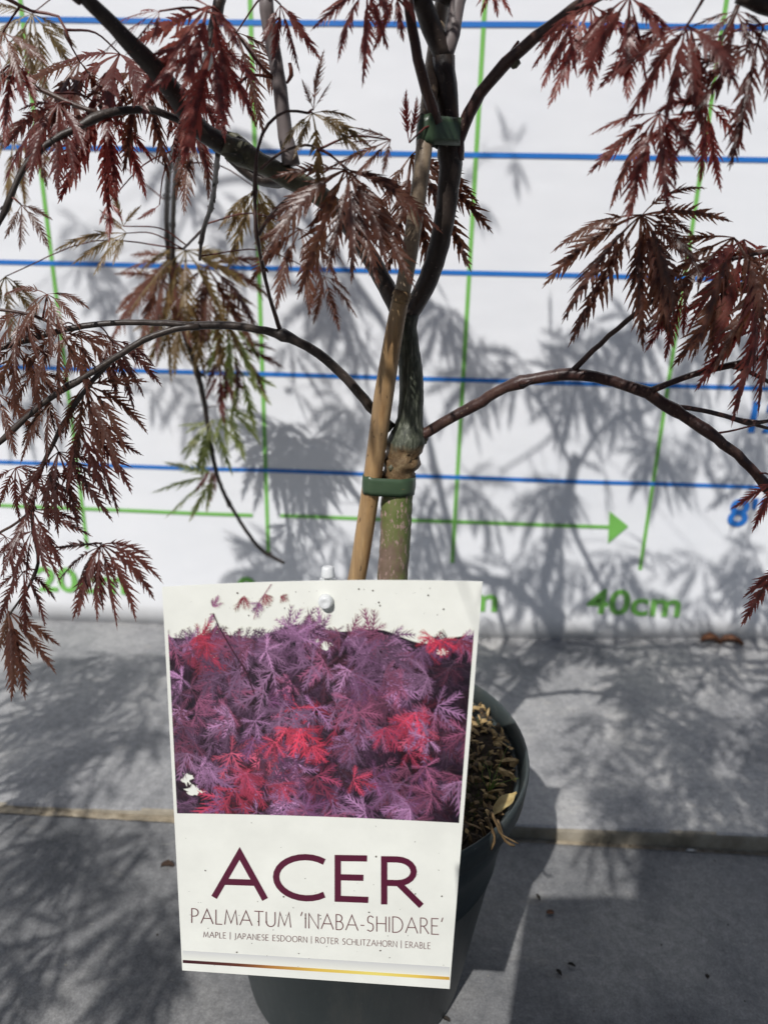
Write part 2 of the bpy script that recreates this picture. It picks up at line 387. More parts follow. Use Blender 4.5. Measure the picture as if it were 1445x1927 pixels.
# ------------------------------------------------------------------ pot and mulch
PC = np.array([12.9, -38.4]); PB = frontz(12.15); PT = 16.0
pot = empty('nursery_pot', (PC[0], PC[1], PB)); tag(pot, 'round dark green grey plastic nursery pot behind the big plant label', 'plant pot')
def lathe(mb, prof, n=72, mi=0, closed=False, c=PC):
    V = []; F = []
    for i in range(n):
        a = 2*math.pi*i/n
        for r, z in prof: V.append((c[0]+r*math.cos(a), c[1]+r*math.sin(a), z))
    k = len(prof)
    for i in range(n):
        for j in range(k - (0 if closed else 1)):
            j2 = (j+1) % k; i2 = (i+1) % n
            F.append((i*k+j, i2*k+j, i2*k+j2, i*k+j2))
    mb.add(V, F, mi)
mb = MB(); lathe(mb, [(0,PB+.3),(5.8,PB+.3),(5.9,PB),(6.1,PB),(6.3,PB+.3),(7.62,PT-5.9),(7.72,PT-5.82),(7.66,PT-5.7),(8.15,PT-3.2),(8.25,PT-3.0),(8.5,PT-.95),(8.28,PT-1.0),(6.0,PB+.6),(0,PB+.6)]); mb.build('pot_body', M_POT, pot)
mb = MB(); lathe(mb, [(8.40,PT-1.5),(8.86,PT-1.35),(8.95,PT-.25),(8.9,PT-.05),(8.84,PT),(8.76,PT-.06),(8.70,PT-.3),(8.30,PT-1.6)], closed=True); mb.build('pot_rim', M_POT, pot)
SZ = 14.75
rng = random.Random(11); mb = MB()
rr = [0,1,2,3,4,5,6,7,7.7,8.3]; V = []; n = 60
for r in rr:
    for i in range(n):
        a = 2*math.pi*i/n; V.append((PC[0]+r*math.cos(a), PC[1]+r*math.sin(a), SZ + .25*math.sin(a*3+r) + rng.uniform(-.15,.15) - (.2 if r > 8 else 0)))
F = [(i*n+k, i*n+(k+1)%n, (i+1)*n+(k+1)%n, (i+1)*n+k) for i in range(len(rr)-1) for k in range(n)]
mb.add(V, F, 0)
for k in range(1900):
    a = rng.uniform(0, 2*math.pi); r = 8.25*math.sqrt(rng.random())
    x, y = PC[0]+r*math.cos(a), PC[1]+r*math.sin(a); z = SZ + rng.uniform(.0, .45)
    if r > 7.4: z += .35
    L = rng.uniform(.3, .95); wd = rng.uniform(.12, .36); th = rng.uniform(.05, .16)
    yaw = rng.gauss(2.2, .9); pit = rng.gauss(0, .6); rol = rng.uniform(-1, 1)
    M = (Matrix.Rotation(yaw, 3, 'Z') @ Matrix.Rotation(pit, 3, 'Y') @ Matrix.Rotation(rol, 3, 'X'))
    M = np.array(M)
    v = np.array([(-L/2,0,-th/2),(-L/4,-wd/2,0),(L/4,-wd/2*rng.uniform(.6,1.2),0),(L/2,0,0),(L/4,wd/2,0),(-L/4,wd/2*rng.uniform(.5,1.2),0),(0,0,th)])
    gold = (y > PC[1] + 3.0 or x > PC[0] + 6.3) and rng.random() < .7  # sunlit back and right of the mulch put into colour as mostly golden chips
    mi = 3 if gold or rng.random() < .16 else (2 if rng.random() < .6 else 1)
    mb.add(v @ M.T + (x, y, z), [(0,1,6),(1,2,6),(2,3,6),(3,4,6),(4,5,6),(5,0,6),(0,5,4,3,2,1)], mi)
for k in range(260):
    a = rng.gauss(-.5, .5); r = rng.uniform(4.5, 7.9); x, y = PC[0]+r*math.cos(a), PC[1]+r*math.sin(a)
    for q in range(3):
        d = np.array([rng.gauss(0,.35), rng.gauss(0,.35), 1]); h = rng.uniform(.15,.5); p = np.array([x+rng.gauss(0,.1), y+rng.gauss(0,.1), SZ+.2])
        mb.add([p, p+(.03,.0,0), p+d*h], [(0,1,2)], 4)
tag(mb.build('bark_mulch', [M_SOIL]+CHIP+[M_MOSS], smooth=False), 'brown bark mulch with bits of moss filling the nursery pot', 'mulch', kind='stuff')
def flatleaf(name, c, L, wd, yaw, pit, m, label, cat, curl=.3, group=None, roll=0.0):
    mb = MB(); V = []; n = 9; rg = random.Random(int(c[0]*100))
    for i in range(n):
        t = i/(n-1); hw = wd*math.sin(math.pi*min(1,t*.93+.05))**.8*(1+rg.uniform(-.25,.2)); x = (t-.5)*L
        for s in (-1, -.5, 0, .5, 1): V.append((x, s*hw, curl*(abs(s)**1.5)*wd - curl*2*(t-.5)**2*L*.5 + rg.uniform(-.02,.02)*L))
    M = np.array(Matrix.Rotation(yaw,3,'Z') @ Matrix.Rotation(pit,3,'Y') @ Matrix.Rotation(roll,3,'X'))
    V = np.array(V) @ M.T; V = V + np.array(c)
    fl = [(i*5+k, i*5+k+1, i*5+k+6, i*5+k+5) for i in range(n-1) for k in range(4)]
    nv = len(V); V2 = np.concatenate([V, V - np.array([0,0,.03])])
    mb.add(V2, fl + [tuple(q+nv for q in f)[::-1] for f in fl])
    return tag(mb.build(name, m, top=True), label, cat, group)
q = atz(948, 1512, 15.7); flatleaf('dead_leaf', q, 1.9, .3, .75, -.2, M_DRY, 'dry yellow leaf lying on the mulch inside the pot rim', 'dead leaf')
q = atz(1352, 1206, 2.6); flatleaf('dead_leaf', q + (-1, -.6, .35), 2.4, .7, .1, .2, M_RUST, 'curled rusty brown leaf at the banner foot below 40cm, left one of the touching pair', 'dead leaf', .8)
flatleaf('dead_leaf', q + (1.1, -.5, .3), 2.4, .6, -.3, -.1, M_RUST, 'curled rusty brown leaf at the banner foot below 40cm, right one of the touching pair', 'dead leaf', .9)
q = atz(1035, 1720, frontz(24)); flatleaf('leaf_scrap', q + (0,0,.12), .55, .18, .3, .1, M_RUST, 'tiny orange brown leaf scrap on the slab right of the pot', 'leaf scrap')
q = atz(1112, 1590, G0+.05); flatleaf('leaf_scrap', atz(1300, 1603, frontz(37)) + (0,0,.1), .8, .12, .1, 0, m_plain('pale_scrap', (.5,.5,.48)), 'pale grey scrap on the front slab just below the seam', 'leaf scrap')
q = atz(316, 1632, frontz(0)); flatleaf('soil_crumb', q + (0,0,.15), .9, .25, .2, .2, m_plain('soil_crumb', (.05,.03,.02), .9), 'dark brown crumb on the paving beside the left edge of the plant label', 'soil crumb', .8)
rg = random.Random(5)
k = 0
for (px, py) in ((1051,1832),(1075,1818),(840,1921),(1330,1840),(1012,1690),(330,1875)):
    q = atz(px, py, frontz(20)); 
    lab = {0:'small black crumb on the shaded slab low right of the pot, lower of two',1:'small black crumb on the shaded slab low right of the pot, upper of two',2:'dark crumb by the pot foot at the bottom edge of the picture',3:'tiny dark crumb far right on the front slab',4:'tiny dark crumb on the slab close to the pot shadow edge',5:'tiny dark crumb on the slab left of the pot near the bottom edge'}[k]
    flatleaf('soil_crumb', q + (0,0,.08), rg.uniform(.3,.5), .12, rg.uniform(0,3), 0, m_plain('crumb_dark', (.025,.02,.015), .9), lab, 'soil crumb', .6); k += 1
mb = MB(); rg2 = random.Random(31)
for k in range(420):
    x = rg2.uniform(-22, 48); y = rg2.choice([rg2.uniform(-46, -1), rg2.gauss(seamy(x)-.4, .5), rg2.uniform(-1.6, -.25)])
    z = (G0 + (wallz(x)-G0)*max(0, min(1, (y+28)/28))) if y > seamy(x) else frontz(x)
    if math.hypot(x-PC[0], y-PC[1]) < 6.6: continue
    q_ = rg2.choice([.03,.04,.05,.08]); a = [rg2.uniform(.6,1.3)*q_ for _ in range(6)]
    mb.add([(x-a[0],y,z+q_*.2),(x,y-a[1],z),(x+a[2],y,z+q_*.1),(x,y+a[3],z),(x,y,z+a[4]),(x,y,z-.03)], [(0,1,4),(1,2,4),(2,3,4),(3,0,4),(1,0,5),(2,1,5),(3,2,5),(0,3,5)], rg2.choice([0,0,1]))
tag(mb.build('grit', [m_plain('grit_dark', (.05,.04,.03), .9), m_plain('grit_pale', (.30,.28,.24), .9)], top=True, smooth=False), 'fine grit and soil crumbs scattered over the grey paving', 'grit', kind='stuff')
# grass sprig and dry root on the rim
mb = MB(); g = atz(920, 1490, SZ+.3)
for i in range(7):
    rr_ = random.Random(i); d = np.array([rr_.gauss(0,.35), rr_.gauss(.1,.3), 1.0]); h = rr_.uniform(1.0, 2.4)
    P, R = catmull([g, g+d*h*.5, g+d*h+np.array([rr_.gauss(0,.3),0,-.1])], [.03,.022,.008], .3); tube(mb, P, R, 4)
tag(mb.build('grass_sprig', m_plain('grass_green', (.16,.24,.05), .5), top=True), 'fine green grass sprig growing from the mulch in the pot', 'grass sprig')
mb = MB()
for i, pts in enumerate(([(925,1530),(938,1560),(945,1572),(975,1588)], [(915,1540),(930,1575),(925,1600)], [(935,1545),(950,1582),(968,1592)], [(905,1550),(915,1590),(905,1606)])):
    P = [at(x, y, -44.6+.1*i) for x, y in pts]; P, R = catmull(P, [.09,.07,.05,.03][:len(P)], .2); tube(mb, P, R, 5, rough=.3, rng=rg)
tag(mb.build('dry_root', CHIP[1], top=True), 'tangle of dry brown roots hanging over the front right of the pot rim', 'root')
# ------------------------------------------------------------------ the maple
TB = np.array([14.0, -38.0, TRUNKZ])
tree = empty('japanese_maple', TB)
tag(tree, 'young grafted japanese maple with dark arching branches and finely cut burgundy leaves in a pot', 'tree')
SAMPLES = []                                       # points along every branch, for the leaf stems
rb = random.Random(21)
def wpx(wd, p):                                    # photo width in px -> radius in cm at that point
    return wd / 2 * proj(p)[2] / F_PX
def branch(pts, m, name='branch', sides=12, rough=.03, sample=True, nodes=0, label=None, step=.35):
    P = []; R = []
    for x, y, Y, wd in pts: p = at(x, y, Y); P.append(p); R.append(wpx(wd, p))
    return branch3(P, R, m, name, sides, rough, sample, nodes, label, step)
def branch3(P, R, m, name='branch', sides=12, rough=.03, sample=True, nodes=0, label=None, step=.35):
    P, R = catmull(P, R, step)
    for i in range(1, len(P)-1): P[i] = P[i] + np.array([rb.gauss(0,1), rb.gauss(0,1), rb.gauss(0,1)]) * R[i] * (.012 if name == 'trunk' else .07 if R[i] < .3 else .03)
    ND = []
    if nodes:
        k = nodes
        while k < len(P) - 2:
            R[k] *= 1.36; R[k-1] *= 1.15; ND.append(k); k += max(2, nodes + rb.randint(-2, 3))
    if name == 'trunk':
        for i in range(len(P)):
            if 30.0 < P[i][2] < 32.0: R[i] *= 1 + rb.uniform(-.07, .09)
    mb = MB(); tube(mb, P, R, sides, rough=rough, rng=rb)
    for k in ND:
        for sg in (1, -1):
            tdir = P[k+1]-P[k-1]; tdir /= np.linalg.norm(tdir); o_ = np.cross(tdir, [rb.gauss(0,1), rb.gauss(0,1), rb.gauss(0,1)]); o_ /= np.linalg.norm(o_)+1e-9
            if rb.random() < .45: continue
            r_ = max(.055, R[k]*.42); h_ = rb.uniform(2.0, 3.6)*r_; b0_ = P[k] + o_*R[k]*.6
            tube(mb, np.array([b0_, b0_+(o_*.8+tdir*.3)*h_*.4, b0_+(o_*.8+tdir*.8)*h_*.8, b0_+(o_*.7+tdir*1.2)*h_]), np.array([r_, r_*1.1, r_*.75, r_*.15]), 7)
    if name == 'trunk':
        v = mb.v[0]; ring = np.repeat(np.arange(len(P)), sides)
        for k in range(len(v)):
            if 29.9 < v[k][2] < 32.2: v[k] += (v[k] - P[ring[k]]) * rb.uniform(-.08, .12)
    o = mb.build(name, m, tree)
    if label: o['label'] = label
    if sample: SAMPLES.extend(P[::2])
    return o
q = atz(700, 1400, 13.2)
branch([(716,1400,-38.3,64),(728,1240,-38.1,60),(738,1090,-38,57),(744,1010,-38,57),(746,950,-38,60),(749,925,-38,57),(752,885,-38,58),(755,868,-38,67),(760,842,-38,70),(768,818,-38,66),(771,790,-38,49),(774,745,-38,46),(773,700,-38,45),(768,655,-38,42),(762,615,-38,45),(764,590,-38,50)],
       M_TRUNK, 'trunk', 32, .012, nodes=0, step=.16)
# leader
branch([(760,605,-38,34),(790,558,-38,36),(812,510,-38,38),(826,460,-38.2,38),(838,400,-38.4,40),(846,330,-38.6,42),(846,290,-38.7,46),(845,230,-38.8,42),(838,160,-38.9,42),(835,105,-39,42)], M_DARKB, 'branch', 16, .04, label='near black main leader rising from the trunk fork')
branch([(838,112,-39,34),(812,50,-39.3,40),(790,-10,-40,36)], M_DARKB, sides=14)
branch([(836,110,-39,30),(850,62,-39,30),(866,-12,-38.5,28)], M_GREYB, sides=14)
branch([(822,232,-40,22),(803,170,-40.4,21),(786,110,-40.8,20),(776,50,-41,20),(768,-12,-41.3,19)], M_TWIG, sides=12, nodes=14)
# big left limb
branch([(764,615,-38,34),(735,555,-38,33),(700,490,-38.4,34),(660,428,-39,34),(630,385,-39.5,35)], M_DARKB, sides=16)
branch([(640,398,-39.4,34),(600,366,-39.8,38),(560,342,-40,40),(510,318,-40.4,36),(455,288,-40.8,36),(408,264,-41,40)], M_GREENB, sides=16, nodes=11, label='olive green section of the big left limb')
branch([(420,270,-41,37),(385,250,-41.3,37),(352,212,-41.8,37),(328,175,-42.2,37),(300,140,-42.6,38),(270,105,-43,36),(215,50,-43.6,30),(152,-14,-44.5,26)], M_DARKB, sides=16, nodes=17)
branch([(548,310,-40.3,34),(538,255,-40.3,28),(530,190,-40.4,27),(518,110,-40.5,26),(508,50,-40.6,28),(500,-14,-40.8,26)], M_GREYB, sides=14, nodes=19, label='grey upright side branch of the big left limb')
branch([(428,290,-38,18),(470,325,-37.6,22),(515,345,-38,20),(552,335,-39.4,14)], M_DARKB)
branch([(418,-14,-30,22),(400,60,-30,22),(392,110,-31,20),(375,160,-36,18),(352,205,-41,14)], M_DARKB)
branch([(370,245,-41,16),(335,225,-41,13),(290,208,-41.3,14),(240,207,-41.6,14),(195,214,-42,14),(135,245,-42.4,13),(85,275,-42.6,12),(45,315,-42.8,11),(20,370,-43,10),(2,412,-43,9),(-20,450,-43,8)], M_DARKB, nodes=9)
branch([(190,213,-42,8),(140,196,-42,9),(70,165,-42,9),(0,139,-42,9),(-30,130,-42,9)], M_TWIG, nodes=9)
branch([(345,235,-41,11),(335,260,-34,11),(318,320,-24,10),(314,420,-16,10),(322,520,-13,11),(345,620,-12,11),(368,690,-11,11),(385,760,-11,10),(397,840,-11,9),(412,905,-11,8),(440,962,-11,7),(487,1030,-11,7),(535,1060,-10.5,6)], M_DARKB, nodes=15, label='long drooping shoot hanging close to the banner')
branch([(350,238,-41,9),(342,270,-34,10),(330,330,-25,9),(325,460,-16,9),(330,540,-13,8)], M_DARKB, nodes=12)
branch([(410,288,-40.8,10),(405,340,-36,9),(398,385,-33,8),(384,428,-31,9),(377,470,-30,6),(376,490,-30,5)], M_DARKB, nodes=6)
branch([(384,428,-31,6),(368,445,-30,5),(345,468,-28,5)], M_TWIG)
branch([(580,212,-42,5),(540,208,-42,5),(505,232,-42,6),(486,275,-42,6),(481,320,-42,8),(480,400,-42,7),(484,445,-42,9),(492,490,-41,7),(508,560,-40,7),(531,632,-38.6,10)], M_TWIG, sides=9, nodes=10, label='thin red brown twig rising from the lower left branch')
branch([(487,442,-42,7),(505,410,-42,6),(535,378,-41.6,6),(575,354,-41,7)], M_TWIG, sides=8)
branch([(490,318,-42,6),(530,285,-42,5),(575,272,-42.4,5),(600,280,-42.6,4)], M_TWIG, sides=8)
branch([(512,145,-40.6,8),(480,110,-41,6),(440,55,-42,5),(400,10,-42.6,4)], M_PET, sides=8, nodes=12)
branch([(512,145,-40.6,6),(470,140,-41,5),(443,166,-41.3,8)], M_PET, sides=8)
# lower left
branch([(738,806,-38,20),(705,775,-38,20),(652,712,-38.4,18),(600,665,-38.8,18),(560,642,-39,17),(532,631,-39,19),(500,622,-39.2,15),(430,612,-39.5,15),(350,613,-40,15)], M_DARKB, sides=14, nodes=16, label='slender lower left branch arching from the graft')
branch([(365,612,-40,13),(290,607,-40.4,11),(200,608,-40.8,11),(120,620,-41,11),(60,637,-41.3,11),(0,655,-41.6,12),(-30,665,-41.8,12)], M_DARKB, nodes=16)
branch([(375,614,-40,14),(330,619,-40.2,12),(270,640,-40.4,12),(215,674,-40.6,12),(160,708,-40.8,11),(100,745,-41,11),(50,785,-41.3,10),(25,808,-41.4,13),(-10,840,-41.6,9)], M_DARKB, nodes=15)
branch([(205,682,-40.6,10),(165,728,-40.4,9),(130,780,-40.2,9),(100,835,-40,8),(72,895,-39.6,8),(60,955,-39.3,8),(64,1010,-39,6),(72,1060,-39,6),(50,1110,-39,5),(15,1160,-39,4)], M_DARKB, nodes=10)
branch([(120,619,-41,6),(80,600,-41.2,6),(40,588,-41.4,6),(-20,580,-41.6,6)], M_TWIG)
branch([(60,960,-39.3,5),(30,985,-39,5),(-15,1010,-39,5)], M_TWIG)
branch([(66,1030,-39,5),(110,1030,-38.5,4),(155,1025,-38,4),(192,1022,-38,3)], M_TWIG)
# lower right
branch([(788,822,-38,26),(806,812,-38.1,20),(850,785,-38.4,20),(893,763,-38.6,22),(950,730,-39,20),(1010,711,-39.3,21),(1072,704,-39.6,24),(1120,709,-39.8,21),(1170,722,-40,20),(1218,740,-40.2,24),(1270,772,-40.4,19),(1326,808,-40.8,24),(1350,826,-41,20),(1400,868,-41.2,18),(1445,918,-41.4,17),(1490,985,-42,16)], M_TWIG, sides=16, nodes=14, label='lower right branch arching out from the graft in brown bark')
branch([(1075,700,-39.6,12),(1130,646,-40.2,10),(1195,590,-40.8,10),(1250,552,-41.2,9),(1330,502,-41.6,8),(1400,482,-42,7),(1480,465,-42,7)], M_TWIG, sides=10, nodes=12)
branch([(1218,738,-40.2,14),(1262,720,-40.5,12),(1310,702,-40.8,12),(1370,688,-41,13),(1445,670,-41.3,11),(1490,660,-41.5,10)], M_TWIG, sides=10, nodes=14)
branch([(1372,688,-41,9),(1410,700,-41,8),(1470,732,-41,7)], M_TWIG)
branch([(1262,764,-40.3,10),(1320,772,-40,9),(1365,783,-39.8,9),(1410,795,-39.6,10),(1445,792,-39.6,7),(1490,780,-39.6,7)], M_TWIG, nodes=10)
branch([(1405,794,-39.6,7),(1445,806,-39.5,6),(1490,815,-39.4,6)], M_TWIG)
branch([(1338,816,-41,5),(1370,812,-40.8,4),(1420,800,-40.3,3)], M_PET)
branch([(1199,588,-40.8,7),(1200,545,-41,5),(1206,480,-41.3,4),(1206,405,-41.6,4)], M_TWIG, sides=7)
# upper right
branch([(858,300,-38.7,30),(862,262,-38.8,26),(882,212,-39,24),(915,160,-39.4,22),(950,120,-39.8,24),(985,88,-40.2,22),(1030,52,-40.8,22),(1080,18,-41.3,21),(1140,-16,-42,19)], M_TWIG, sides=14, nodes=16, label='purple brown upper right branch sweeping out of frame')
branch([(952,118,-39.8,9),(962,98,-39.9,8),(976,76,-40,5)], M_PET, sides=8)
branch([(1390,-10,-44,26),(1430,8,-44,28),(1480,24,-44,28)], M_DARKB)
branch([(1388,10,-44,10),(1370,50,-44,9),(1330,120,-44,6),(1280,215,-44,5)], M_TWIG, sides=8)
branch([(1290,75,-44,4),(1345,70,-44,4),(1390,55,-44,4),(1460,40,-44,4)], M_PET, sides=7)
branch([(1330,-16,-44,8),(1310,20,-44,5),(1292,48,-44,5)], M_PET, sides=7)
branch([(-10,-16,-42,9),(60,20,-42,6),(110,30,-42,5),(135,85,-42,5)], M_PET, sides=7)
branch([(545,118,-41,7),(548,140,-41,9),(540,155,-40.8,5)], M_PET, sides=7)
for x, y, Y, r in ((728,803,-38.2,.24),(798,826,-38,.22),(1000-280,898,-38,.12),(736,880,-38.6,.16),(968,116,-39.9,.2),(505,72,-42,.0)):
    if r:
        p = at(x, y, Y); branch3([p-(0,0,r), p, p+(0,0,r)], [r*.5, r, r*.45], M_GREENB, 'bud', 8, .2, False)

# crown above the frame (known from its shadow on the banner)
def src(px, py, t, ground=False):
    p = atz(px, py, G0) if ground else at(px, py, 0); return p - SUN * t
SAMP_IN = list(SAMPLES)
cr = []
cr.append(([at(790,-5,-40), (13.5,-40,51), (9.5,-39,53.5), src(871,1076,44), src(830,930,45), src(800,800,46), src(770,690,47)], [.5,.48,.46,.42,.38,.3,.2]))
cr.append(([at(864,-5,-38.5), src(1022,1120,44), src(1050,1000,44), src(1075,905,44), src(1083,862,44)], [.42,.5,.5,.52,.42]))
cr.append(([src(1079,888,44), src(1055,835,44.5), src(1030,785,46), src(998,735,48), (11,-44,76), (5,-46,74)], [.24,.17,.16,.15,.14,.1]))
cr.append(([src(1080,890,44), src(1120,825,43), src(1165,785,42), src(1230,765,40), (30,-34,74), (38,-32,68)], [.26,.22,.2,.18,.16,.1]))
cr.append(([at(500,-10,-40.8), (7,-42,56), (4,-46,63), (-2,-50,68), (-9,-52,66), (-15,-53,60)], [.32,.28,.25,.2,.16,.1]))
cr.append(([at(155,-10,-44.5), (-3,-45,53), (-9,-46,57), (-16,-46,57), (-22,-45,52), (-25,-44,44)], [.32,.3,.26,.2,.15,.1]))
cr.append(([at(1135,-12,-42), (28,-45,53), (34,-48,56), (41,-49,54), (46,-49,47)], [.22,.2,.18,.14,.1]))
cr.append(([src(1060,960,44), (18,-46,60), (21,-54,63), (26,-60,62), (31,-64,58)], [.3,.26,.2,.15,.1]))
cr.append(([src(1055,985,44), (12,-48,60), (8,-54,62), (1,-58,60)], [.25,.22,.16,.1]))
cr.append(([at(1480,20,-44), (36,-47,52), (40,-53,55), (45,-56,52)], [.3,.25,.18,.1]))
cr.append(([src(770,690,47), src(800,560,48), src(845,400,48), src(890,320,48), src(930,285,48), src(965,290,48), src(972,305,48)], [.12,.09,.08,.07,.06,.05,.04]))
cr.append(([src(770,690,47), src(690,560,47), src(590,430,46), src(500,350,46), src(430,335,46), src(370,370,46), src(335,440,46)], [.3,.3,.27,.24,.2,.16,.12]))
cr.append(([src(590,430,46), src(560,330,46), src(480,260,46), src(420,250,46), src(380,290,46)], [.22,.2,.17,.14,.1]))
for P, R in cr: branch3(P, R, M_DARKB, 'branch', 10, .03, True, 9, step=.6)
TOPS = SAMPLES[len(SAMP_IN):]

# ---- leaves
LACE = .0125
def lobe(mb, c, d, n0, L, rg, droop, curv, fine, mi=0):
    seg = 12; P = [np.array(c)]; Ds = []; d = d / np.linalg.norm(d); g = np.array([0, 0, -1.0])
    for i in range(seg):
        nn = n0 - d*(n0 @ d); nn /= np.linalg.norm(nn) + 1e-9; b = np.cross(d, nn)
        Ds.append((d, nn, b)); P.append(P[-1] + d*L/seg)
        d = d + g*droop/seg*(1.3 - .6*i/seg) + b*curv/seg; d = d / np.linalg.norm(d)
    Ds.append(Ds[-1]); P = np.array(P)
    def fr(t):
        x = min(max(t, 0), 1)*seg; i = min(int(x), seg-1); f = x-i
        return P[i]*(1-f)+P[i+1]*f, Ds[i]
    # central blade
    rows = 9; V = []
    for k in range(rows):
        t = k/(rows-1); p, (dd, nn, b) = fr(t); r = L*(.006 + .6*LACE*math.sin(math.pi*min(1, t*.9+.02)) + .006*math.sin(math.pi*min(1, t*.9+.02))**1.2)*(1 if t < 1 else .15)
        V += [p+b*r-nn*r*.35, p, p-b*r-nn*r*.35]
    mb.add(V, [(3*k+a, 3*k+a+1, 3*k+a+4, 3*k+a+3) for k in range(rows-1) for a in (0,1)], mi)
    K = 11 if fine else 7
    us = np.array([0,.22,.3,.46,.54,.76,1.0]) if fine else np.array([0,.4,1.0])
    ws = np.array([.75,1.25,.80,1.0,.58,.42,0.0]) if fine else np.array([.8,.9,0])
    t0, t1 = .20, .93
    for k in range(K):
        for s in (1, -1):
            t = t0 + (t1-t0)*(k + (.25 if s > 0 else 0) + rg.uniform(-.12,.12))/(K-.6)
            if t > .97: continue
            p, (dd, nn, b) = fr(t)
            sh = math.sin(math.pi*min(1, max(0, t*.82+.15)))**1.25
            tl = L*.178*sh*rg.uniform(.7,1.25); phi = math.radians(41 - 16*t + rg.uniform(-9,9))
            dt = math.cos(phi)*dd + s*math.sin(phi)*b - nn*rg.uniform(.05,.3); dt /= np.linalg.norm(dt)
            pp = np.cross(nn, dt); wb = L*LACE*(.5+.7*sh)
            U = us[:, None]; cen = p + dt*U*tl + dd*(U**2)*tl*.18 - nn*(U**2)*tl*.10
            A = cen + pp*(ws*wb)[:, None]; B = cen - pp*(ws*wb)[:, None]
            V = np.concatenate([A, cen + nn*wb*.14, B]); q = len(us)
            mb.add(V, [(a*q+i, a*q+i+1, (a+1)*q+i+1, (a+1)*q+i) for a in (0,1) for i in range(q-1)], mi)
def leaf_geo(mb, c, axis, nrm, L, nl, spread, droop, rg, fine=True, mi=0):
    axis = axis/np.linalg.norm(axis); nrm = nrm - axis*(nrm @ axis); nrm /= np.linalg.norm(nrm)
    side = np.cross(axis, nrm)
    for i in range(nl):
        u = (i/(nl-1))*2-1 if nl > 1 else 0
        a = math.radians(spread*u + rg.uniform(-7, 7))
        d = math.cos(a)*axis + math.sin(a)*side + nrm*rg.uniform(-.30,.30)
        l = L*(1 - .38*abs(u)**1.6)*rg.uniform(.86, 1.08)
        n_ = nrm + side*rg.uniform(-.6,.6) + axis*rg.uniform(-.3,.3)
        lobe(mb, c, d, n_, l*1.06, rg, droop*rg.uniform(.5,1.05), rg.uniform(-.35,.35), fine, mi)
def nearest(c, pts):
    A = np.asarray(pts); w3 = np.array([1, 1, 1.0]); dd = A - c
    dist = np.sqrt((dd**2).sum(1)) + np.maximum(0, -dd[:, 2])*.8
    i = dist.argmin(); return A[i], dist[i]
def petiole(mb, c, q, r0, mi, rg):
    v = q-c; L = np.linalg.norm(v); mid = (c+q)/2 + np.array([rg.gauss(0,.06), rg.gauss(0,.06), .12])*L
    P, R = catmull([q, mid, c], [r0*1.25, r0, r0*.8], max(.3, L/9)); tube(mb, P, R, 5, mi)
nleaf = 0
def leaf(px, py, Y, Lpx, ang, col, nl=7, spread=88, droop=1.1, label=None, tilt=None):
    global nleaf, LACE
    LACE = .0175 if col == 'red' else .0150
    rg = random.Random(nleaf*7+13); nleaf += 1
    c = at(px, py, Y); dep = proj(c)[2]; L = Lpx*1.13*dep/F_PX
    a = math.radians(ang); axis = math.cos(a)*RIGHT + math.sin(a)*UP
    tl = tilt if tilt is not None else rg.uniform(-.25, .35)
    axis = axis + BACK*tl*.6
    nrm = BACK + UP*.45 + RIGHT*rg.uniform(-.35,.35)
    mb = MB(); leaf_geo(mb, c, axis, nrm, L, nl, spread, droop, rg)
    q, d = nearest(c, SAMPLES)
    if d > .12: petiole(mb, c, q, .038, 1, rg)
    o = mb.build('leaf', [LEAF[col], M_PET], tree, origin=c)
    if label: o['label'] = label
